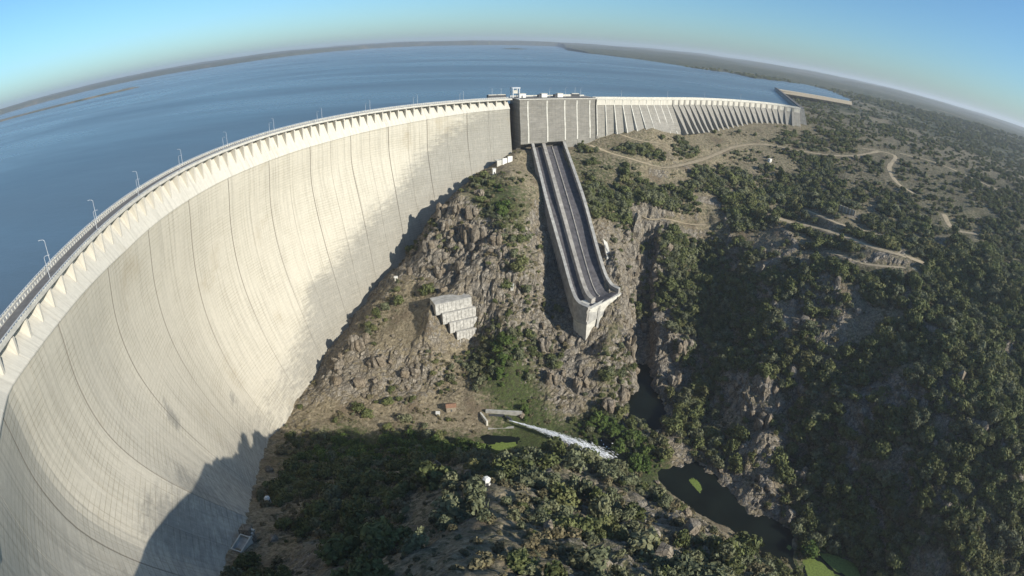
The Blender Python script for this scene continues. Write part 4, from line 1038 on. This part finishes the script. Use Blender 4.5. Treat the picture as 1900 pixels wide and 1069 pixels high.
# where plants stand
n1 = 105000
x = nrg.uniform(-190, 480, n1); y = nrg.uniform(60, 700, n1)
n2 = 60000
rr = 420 * (2600 / 420.) ** nrg.uniform(0, 1, n2) ** 1.0; aa = np.radians(nrg.uniform(8, 72, n2))
x = np.concatenate([x, rr * np.sin(aa)]); y = np.concatenate([y, rr * np.cos(aa)])
n3 = 1500                                                     # wooded spit and shores
tt = nrg.uniform(0, len(SPIT) - 1.01, n3); ti = tt.astype(int); sp_ = SPIT[ti] * (1 - (tt - ti))[:, None] + SPIT[ti + 1] * (tt - ti)[:, None] + nrg.normal(0, 25, (n3, 2))
x = np.concatenate([x, sp_[:, 0]]); y = np.concatenate([y, sp_[:, 1]])
zone2 = np.arange(len(x)) >= n1; zone3 = zone2 & (np.arange(len(x)) >= n1 + n2)
n4 = 70000                                                    # low scrub between the trees
x = np.concatenate([x, nrg.uniform(-190, 480, n4)]); y = np.concatenate([y, nrg.uniform(60, 700, n4)])
low_ = np.arange(len(x)) >= n1 + n2 + n3
zone2 = np.concatenate([zone2, np.zeros(n4, bool)]); zone3 = np.concatenate([zone3, np.zeros(n4, bool)])
z = ground(x, y); veg = _bil(x, y, VEG); grn = _bil(x, y, GREEN); rock = _bil(x, y, ROCK)
sx = (ground(x + 2, y) - ground(x - 2, y)) / 4; sy = (ground(x, y + 2) - ground(x, y - 2)) / 4; slope = np.hypot(sx, sy)
clump = fbm(x / 28, y / 28, x * 0, 3, 55)
clear = fbm(x / 90, y / 90, x * 0, 2, 77)
p_acc = np.clip(veg * 1.05 + .45 * clump - .12, 0, 1) ** 1.3
p_acc = np.where(z > -128, p_acc * np.where(zone2, 1, .62) * (.55 + .9 * sstep(-.3, .35, clear)), p_acc)
p_acc = np.where(low_, np.clip(.1 + .45 * veg + .35 * clump, 0, 1) * np.where(z > -128, .7, 1), p_acc)
wall_ = (x > 104) & (z < -126) & ~zone2
p_acc = np.where(wall_ & ~low_, np.clip(p_acc * 1.35, 0, .95), p_acc)
ok = nrg.uniform(0, 1, len(x)) < p_acc
inlk = inside(LAKE, x, y)
ok &= ~(inlk & ~zone3) & (z > np.where(zone3, WATER + 1.2, RIVER + .35)) & ~((z < WATER + .6) & zone3)
ph_ = np.arctan2(y - AC[1], x - AC[0]) % (2 * np.pi); h_ = np.clip(CREST - z, 0, 200)
ok &= ~((np.hypot(x - AC[0], y - AC[1]) > arch_R(ph_) - face_d(ph_, h_) - 4) & (ph_ > rad(100)) & (ph_ < rad(235)))
ok &= ~(~zone2 & (slope > 2.4))
for pts, wd in [(np.array([(35, 570), (46, 455), (57, 400), (66, 360)], float), 25), (np.array(G0 + gn * 4)[None].repeat(2, 0) + np.array([[0, 0], [1, 0]]) * (G1 - G0 + .001), 8), (WING + np.array([6, -11]), 17), (DYKE[:2], 12), (DYKE[1:], 16), (np.array([(-60, 354), (-32, 366)], float), 17), (np.array([(-14, 290), (70, 250)], float), 11)] + [(L, wd * .5 + 5.5) for L, zz, wd in TRACKZ]:
    d, _ = dist_line(pts, x, y); ok &= d > wd
for hx, hy, hr in ((-42, 298, 8), (-19, 489, 5), (-7.4, 127.8, 5), (-115.7, 155.7, 5), (-104.5, 111.4, 8), (313, 603, 6), (347, 468, 14), (-98.5, 403, 4), (0, 373, 4), (-9, 516, 13), (-5, 262, 13)):
    ok &= np.hypot(x - hx, y - hy) > hr
x, y, z, veg, grn, rock, slope, zone2, zone3, low_, wall_ = [q[ok] for q in (x, y, z, veg, grn, rock, slope, zone2, zone3, low_, wall_)]
n = len(x)
size = np.where(zone2, nrg.uniform(2.2, 4.2, n), np.clip(nrg.lognormal(.45, .62, n), .6, 5.2))
size *= np.where((z > -130) & ~zone2, .85, 1.0) * (1 - .35 * sstep(1.0, 2.2, slope))
size *= np.where(wall_ | ((y < 235) & (x < 110)), 1.3, 1.0)
dist = np.sqrt(x * x + y * y + z * z)
size = np.where(zone2, size * (1 + .8 * sstep(900, 2400, dist)), size)
u1 = nrg.uniform(0, 1, n)
kind = np.where(grn > .72, 2, np.where(u1 < .46, 0, np.where(u1 < .76, 1, 3)))
kind = np.where((kind == 2) & (u1 > .8), 1, kind)
kind = np.where((y < 235) & (x < 110) & (x > -25) & (u1 < .3), 1, kind)
kind = np.where((x < -20) & (y < 250) & (u1 > .3) & (u1 < .7), 3, kind)
kind = np.where(low_, 3, kind)
size = np.where(kind == 3, size * .55, size)
# what the lens sees: inside the picture and not behind the hills
def view(px, py, pz):
    cp_, sp2 = math.cos(.46116), math.sin(.46116); Zc = py * cp_ - pz * sp2; Yc = py * sp2 + pz * cp_
    th = np.arccos(Zc / np.sqrt(px ** 2 + Yc ** 2 + Zc ** 2)); q = np.hypot(px, Yc) + 1e-9
    a, b = px / q * th, Yc / q * th
    return (np.abs(a) < .95) & (np.abs(b) < .535)
vis = view(x, y, z + size)
for f in np.linspace(.25, .985, 70):
    vis &= (z + size * 1.2) * f > ground(x * f, y * f) - .5
KN = ['holm_oak', 'olive_tree', 'broadleaf_tree', 'scrub_bush']
def region(i):
    if zone3[i]: return 'on the low spit at the far left of the lake', 'spit'
    if z[i] < -245.5 and y[i] > 200: return 'on the green flats by the river', 'flats'
    if y[i] < 232 and x[i] < 108 and x[i] < 60 + (y[i] < 200) * 48:
        return ('on the shaded slope of the near hill by the dam', 'shaded near hill') if x[i] < -9 else ('on the sunlit near hill above the river', 'sunlit near hill')
    if x[i] < 104 and y[i] > 260: return ('on the rocky ridge between dam and chute', 'rocky ridge') if x[i] < 45 else ('on the rocky ridge right of the chute', 'ridge right of the chute')
    if z[i] > -126: return 'on the plateau behind the gorge rim', 'plateau'
    return 'on the steep right wall of the gorge', 'gorge wall'
LOOK = dict(holm_oak=('dark round oak', 'tree'), olive_tree=('grey-green open tree', 'tree'), broadleaf_tree=('fresh green leafy tree', 'tree'), scrub_bush=('brownish scrub bush', 'bush'))
LIMIT = dict(holm_oak=290, olive_tree=290, broadleaf_tree=150, scrub_bush=260)
single = np.zeros(n, bool)
for ki, k in enumerate(KN):
    c = np.where(vis & (kind == ki))[0]
    c = c[np.argsort(-(size[c] / dist[c]))][:LIMIT[k]]
    single[c] = True
    for j, i in enumerate(c):
        where, grp = region(i); look, cat = LOOK[k]
        me = PROTO[k][int(i) % len(PROTO[k])]
        s = float(size[i]); rz = float(nrg.uniform(0, 6.28)); st = float(nrg.uniform(.85, 1.25))
        loc = (float(x[i]), float(y[i]), float(z[i]) - .15 * s)
        sz = 'small ' if s < (.9 if k == 'scrub_bush' else 2.2) else ('large ' if s > (1.5 if k == 'scrub_bush' else 3.6) else 'mid-sized ')
        if grp == 'gorge wall':
            lv = 'low on' if z[i] < -222 else ('half way up' if z[i] < -180 else 'high on')
            sd = 'near the ravine' if x[i] < 150 else ('above the dark pool' if x[i] < 215 else ('left of the picture edge' if x[i] < 290 else 'at the right picture edge'))
            where = lv + ' the right gorge wall ' + sd; grp += ' ' + lv + ' ' + sd
        elif grp == 'sunlit near hill':
            sd = 'by the kiosk' if math.hypot(x[i] + 7, y[i] - 128) < 26 else ('along its river edge' if y[i] > 150 or x[i] > 75 else ('at the picture bottom' if y[i] < 105 else 'in its middle'))
            where = 'on the sunlit near hill, ' + sd; grp += ' ' + sd
        elif grp == 'shaded near hill':
            sd = 'beside the dam foot' if x[i] < -85 else ('at the picture bottom' if y[i] < 115 else ('down in the valley' if y[i] > 185 else 'in its middle'))
            where = 'on the shaded near slope, ' + sd; grp += ' ' + sd
        grp = sz + grp
        lab = sz + look + ' ' + where.replace('the right gorge wall left of the picture edge', 'the gorge wall left of the picture edge')
        if k == 'scrub_bush':
            o = link(k, me, None, loc); o.scale = (s, s, s * st); o.rotation_euler = (0, 0, rz); tag(o, lab, cat, 'bushes: ' + grp)
        else:
            t = thing(k, lab, cat, loc, k.replace('_', ' ') + 's: ' + grp, rz); t.scale = (s * float(nrg.uniform(.75, 1.3)), s * float(nrg.uniform(.75, 1.3)), s * st)
            link('crown', me, t); link('trunk', TRUNK[int(i) % 3], t)
# the rest of each kind, too many to tell apart
def scatter(name, me, idx, label, cat):
    if not len(idx): return
    src = next(o for o in bpy.data.objects if o.data == me)
    m = bpy.data.meshes.new(name); P = np.stack([x[idx], y[idx], z[idx] - .15 * size[idx]], 1).astype(np.float32)
    m.vertices.add(len(idx)); m.vertices.foreach_set('co', P.ravel())
    s = np.stack([size[idx] * nrg.uniform(.7, 1.35, len(idx)), size[idx] * nrg.uniform(.7, 1.35, len(idx)), size[idx] * nrg.uniform(.7, 1.4, len(idx))], 1).astype(np.float32)
    m.attributes.new('grow', 'FLOAT_VECTOR', 'POINT').data.foreach_set('vector', s.ravel())
    r = np.zeros((len(idx), 3), np.float32); r[:, 2] = nrg.uniform(0, 6.28, len(idx))
    m.attributes.new('turn', 'FLOAT_VECTOR', 'POINT').data.foreach_set('vector', r.ravel())
    o = link(name, m); tag(o, label, cat, None, 'stuff')
    g = bpy.data.node_groups.new(name, 'GeometryNodeTree')
    g.interface.new_socket('Geometry', in_out='INPUT', socket_type='NodeSocketGeometry'); g.interface.new_socket('Geometry', in_out='OUTPUT', socket_type='NodeSocketGeometry')
    gi, go = g.nodes.new('NodeGroupInput'), g.nodes.new('NodeGroupOutput')
    ip = g.nodes.new('GeometryNodeInstanceOnPoints'); oi = g.nodes.new('GeometryNodeObjectInfo'); oi.inputs[0].default_value = src; oi.transform_space = 'ORIGINAL'; oi.inputs['As Instance'].default_value = True
    def na(nm_):
        q = g.nodes.new('GeometryNodeInputNamedAttribute'); q.data_type = 'FLOAT_VECTOR'; q.inputs[0].default_value = nm_; return q.outputs[0]
    g.links.new(gi.outputs[0], ip.inputs['Points']); g.links.new(oi.outputs['Geometry'], ip.inputs['Instance'])
    e2r = g.nodes.new('FunctionNodeEulerToRotation'); g.links.new(na('turn'), e2r.inputs[0]); g.links.new(e2r.outputs[0], ip.inputs['Rotation'])
    g.links.new(na('grow'), ip.inputs['Scale']); g.links.new(ip.outputs[0], go.inputs[0])
    md = o.modifiers.new('scatter', 'NODES'); md.node_group = g
STUFF = dict(holm_oak=('oak_wood', 'dark oak wood covering the slopes and the plateau', 'wood'), olive_tree=('open_wood', 'grey-green open wood scattered over the slopes and plateau', 'wood'),
             broadleaf_tree=('river_thicket', 'fresh green thicket along the valley floor', 'thicket'), scrub_bush=('scrub', 'brown scrub spread over the hillsides', 'scrub'))
for ki, k in enumerate(KN):
    for q, me in enumerate(PROTO[k]):
        idx = np.where((kind == ki) & ~single & (np.arange(n) % len(PROTO[k]) == q))[0]
        scatter(STUFF[k][0], me, idx, STUFF[k][1], STUFF[k][2])
print('plants', n, 'visible', int(vis.sum()), 'single', int(single.sum()))

# ------------------------------------------------------------------ boulders
def boulder_mesh(seed):
    r = np.random.default_rng(seed); bm = bmesh.new()
    P = r.uniform(-1, 1, (26, 3)); P /= np.maximum(np.abs(P).max(1), np.linalg.norm(P, axis=1) * .8)[:, None]; P *= r.uniform(.8, 1.0, (26, 1))
    for p in P: bm.verts.new(p)
    bmesh.ops.convex_hull(bm, input=bm.verts[:])
    for v in [v for v in bm.verts if not v.link_faces]: bm.verts.remove(v)
    me = bpy.data.meshes.new('boulder'); bm.to_mesh(me); bm.free(); me.materials.append(M['rock']); return me
BM = [boulder_mesh(i) for i in range(7)]
def boulder(x_, y_, s, label, group, sink=.35, tall=1.0):
    o = link('boulder', BM[rng.randrange(7)], None, (x_, y_, gz(x_, y_) + s[2] * (1 - 2 * sink) * .6))
    o.scale = s; o.rotation_euler = (rng.uniform(-.25, .25), rng.uniform(-.25, .25), rng.uniform(0, 6.28)); tag(o, label, 'boulder', group)
for (bx, by, s, lab) in ((-38, 418, (6, 6, 13), 'tall grey granite tower on the upper ridge above the terrace walls'), (-27, 413, (7, 5, 12), 'broad pale granite slab right of the tall tower on the ridge'),
                         (-56, 428, (5, 4, 10), 'narrow granite fin on the ridge edge facing the dam'), (-48, 436, (4, 4, 8), 'grey granite block behind the fin on the ridge'),
                         (-30, 452, (5, 4, 5), 'rounded grey boulder among trees on the upper ridge'), (-44, 395, (6, 4, 8), 'brown granite block below the tall tower'),
                         (70, 300, (7, 5, 10), 'pale knobbly rock pinnacle at the river foot of the ridge'), (52, 316, (6, 5, 9), 'pale leaning rock rib below the chute pier'), (88, 318, (5, 5, 12), 'tall pale cliff rib at the right foot of the ridge'),
                         (92, 346, (5, 4, 14), 'tall shadowed cliff rib at the ridge corner'), (-62, 444, (5, 5, 9), 'grey cliff block at the ridge edge nearest the dam shadow'), (-70, 418, (6, 5, 9), 'split granite block on the ridge shoulder facing the dam'),
                         (-34, 432, (6, 5, 10), 'grey slab stack behind the tall tower'), (-15, 405, (6, 5, 8), 'blocky outcrop right of the granite slab on the ridge'), (-8, 392, (5, 5, 8), 'low cracked outcrop left of the chute on the ridge'), (-60, 400, (6, 5, 7), 'brown cracked outcrop above the left end of the terrace walls'),
                         (-120, 345, (8, 6, 11), 'big pale cracked buttress of rock at the dam foot'), (-132, 328, (6, 5, 9), 'pale rock nose at the lower left foot of the ridge'), (-100, 330, (8, 6, 9), 'broad pale cliff face left of the stone hut'), (-75, 322, (8, 5, 8), 'smooth grey cliff face just left of the stone hut'), (24, 345, (6, 5, 9), 'dark crag in shade below the chute'), (30, 320, (5, 5, 8), 'brown crag at the lower edge of the chute shadow'),
                         (128, 330, (6, 6, 12), 'dim cliff rib across the slot from the ridge'), (143, 360, (7, 6, 12), 'brown cliff rib high on the right wall of the slot'), (190, 215, (6, 5, 12), 'lit rock rib on the right wall above the river'), (178, 262, (7, 5, 12), 'lit upper rock rib on the right wall of the gorge')):
    t = thing('crag', lab, 'crag', (bx, by, gz(bx, by)), 'crags of the ridge')
    for q in range(8):
        o = link('slab', BM[rng.randrange(7)], t, (rng.uniform(-.7, .7) * s[0], rng.uniform(-.6, .6) * s[1], s[2] * rng.uniform(-.3, .35)))
        o.scale = (s[0] * rng.uniform(.35, .6), s[1] * rng.uniform(.35, .65), s[2] * rng.uniform(.45, .75)); o.rotation_euler = (rng.uniform(-.2, .2), rng.uniform(-.25, .25), rng.uniform(0, 6.28))
cand = np.stack([nrg.uniform(-150, 330, 9000), nrg.uniform(85, 480, 9000)], 1)
rk_ = _bil(cand[:, 0], cand[:, 1], ROCK); zb_ = ground(cand[:, 0], cand[:, 1])
keep = (nrg.uniform(0, 1, len(cand)) < rk_ ** 2 * .5) & (zb_ > RIVER + 1.5) & view(cand[:, 0], cand[:, 1], zb_)
rc_ = np.hypot(cand[:, 0] - AC[0], cand[:, 1] - AC[1]); keep &= rc_ < 270
d, _ = dist_line(np.array([(35, 570), (46, 455), (57, 400), (66, 350)], float), cand[:, 0], cand[:, 1]); keep &= d > 24
d, _ = dist_line(np.array([(-60, 354), (-32, 366)], float), cand[:, 0], cand[:, 1]); keep &= d > 20
for L, zz, wd in TRACKZ:
    d, _ = dist_line(L, cand[:, 0], cand[:, 1]); keep &= d > wd * .5 + 3
cand = cand[keep]; vb_ = np.ones(len(cand), bool); zb_ = ground(cand[:, 0], cand[:, 1])
for f in np.linspace(.3, .985, 60): vb_ &= (zb_ + 2) * f > ground(cand[:, 0] * f, cand[:, 1] * f)
cand = cand[vb_]; _rg = (cand[:, 0] < 104) & (cand[:, 1] > 235); cand = np.concatenate([cand[_rg][:90], cand[~_rg][:190]])
for bx, by in cand:
    s = float(np.clip(nrg.lognormal(.55, .5), .8, 4.5))
    if by < 235 and bx < 110: w = ('sunlit near hill', 'grey boulder among the oaks on the sunlit near hill') if bx > -12 else ('shaded near hill', 'grey boulder on the shaded slope of the near hill')
    elif bx < 104: w = ('rocky ridge', 'weathered granite boulder on the flank of the rocky ridge')
    else: w = ('gorge wall', 'dark granite boulder on the right wall of the gorge')
    sz = 'small ' if s < 1.4 else ('big ' if s > 2.6 else 'mid-sized ')
    if w[0] == 'rocky ridge': sd = 'near the dam' if bx < -60 else ('around the terrace walls' if bx < -15 else ('left of the chute' if bx < 45 else 'below the chute end'))
    elif w[0] == 'gorge wall': sd = 'by the ravine' if bx < 150 else ('above the pool' if bx < 215 else 'toward the picture edge')
    else: sd = 'by the river edge' if by > 160 else 'near the picture bottom'
    w = (sz + w[0] + ' ' + sd, sz + w[1] + ', ' + sd)
    boulder(bx, by, (s * rng.uniform(.8, 1.3), s * rng.uniform(.8, 1.3), s * rng.uniform(.8, 1.9)), w[1], 'boulders: ' + w[0], .5)
print('boulders', len(cand))

# ------------------------------------------------------------------ air
hb = B().box((500, 6500, -110), (30000, 20000, 420))
hz = link('haze', mesh('haze', hb.v, hb.f, None)); tag(hz, kind='stuff')
hm = bpy.data.materials.new('haze'); hm.use_nodes = True; hm.node_tree.nodes.clear()
pv = hm.node_tree.nodes.new('ShaderNodeVolumePrincipled'); pv.inputs['Color'].default_value = (.88, .93, 1.0, 1); pv.inputs['Density'].default_value = 8e-5; pv.inputs['Anisotropy'].default_value = .2
ho = hm.node_tree.nodes.new('ShaderNodeOutputMaterial'); hm.node_tree.links.new(pv.outputs[0], ho.inputs['Volume'])
hz.data.materials.append(hm)
print('script %.1f s' % (time.time() - T0), len(bpy.data.objects), 'objects')
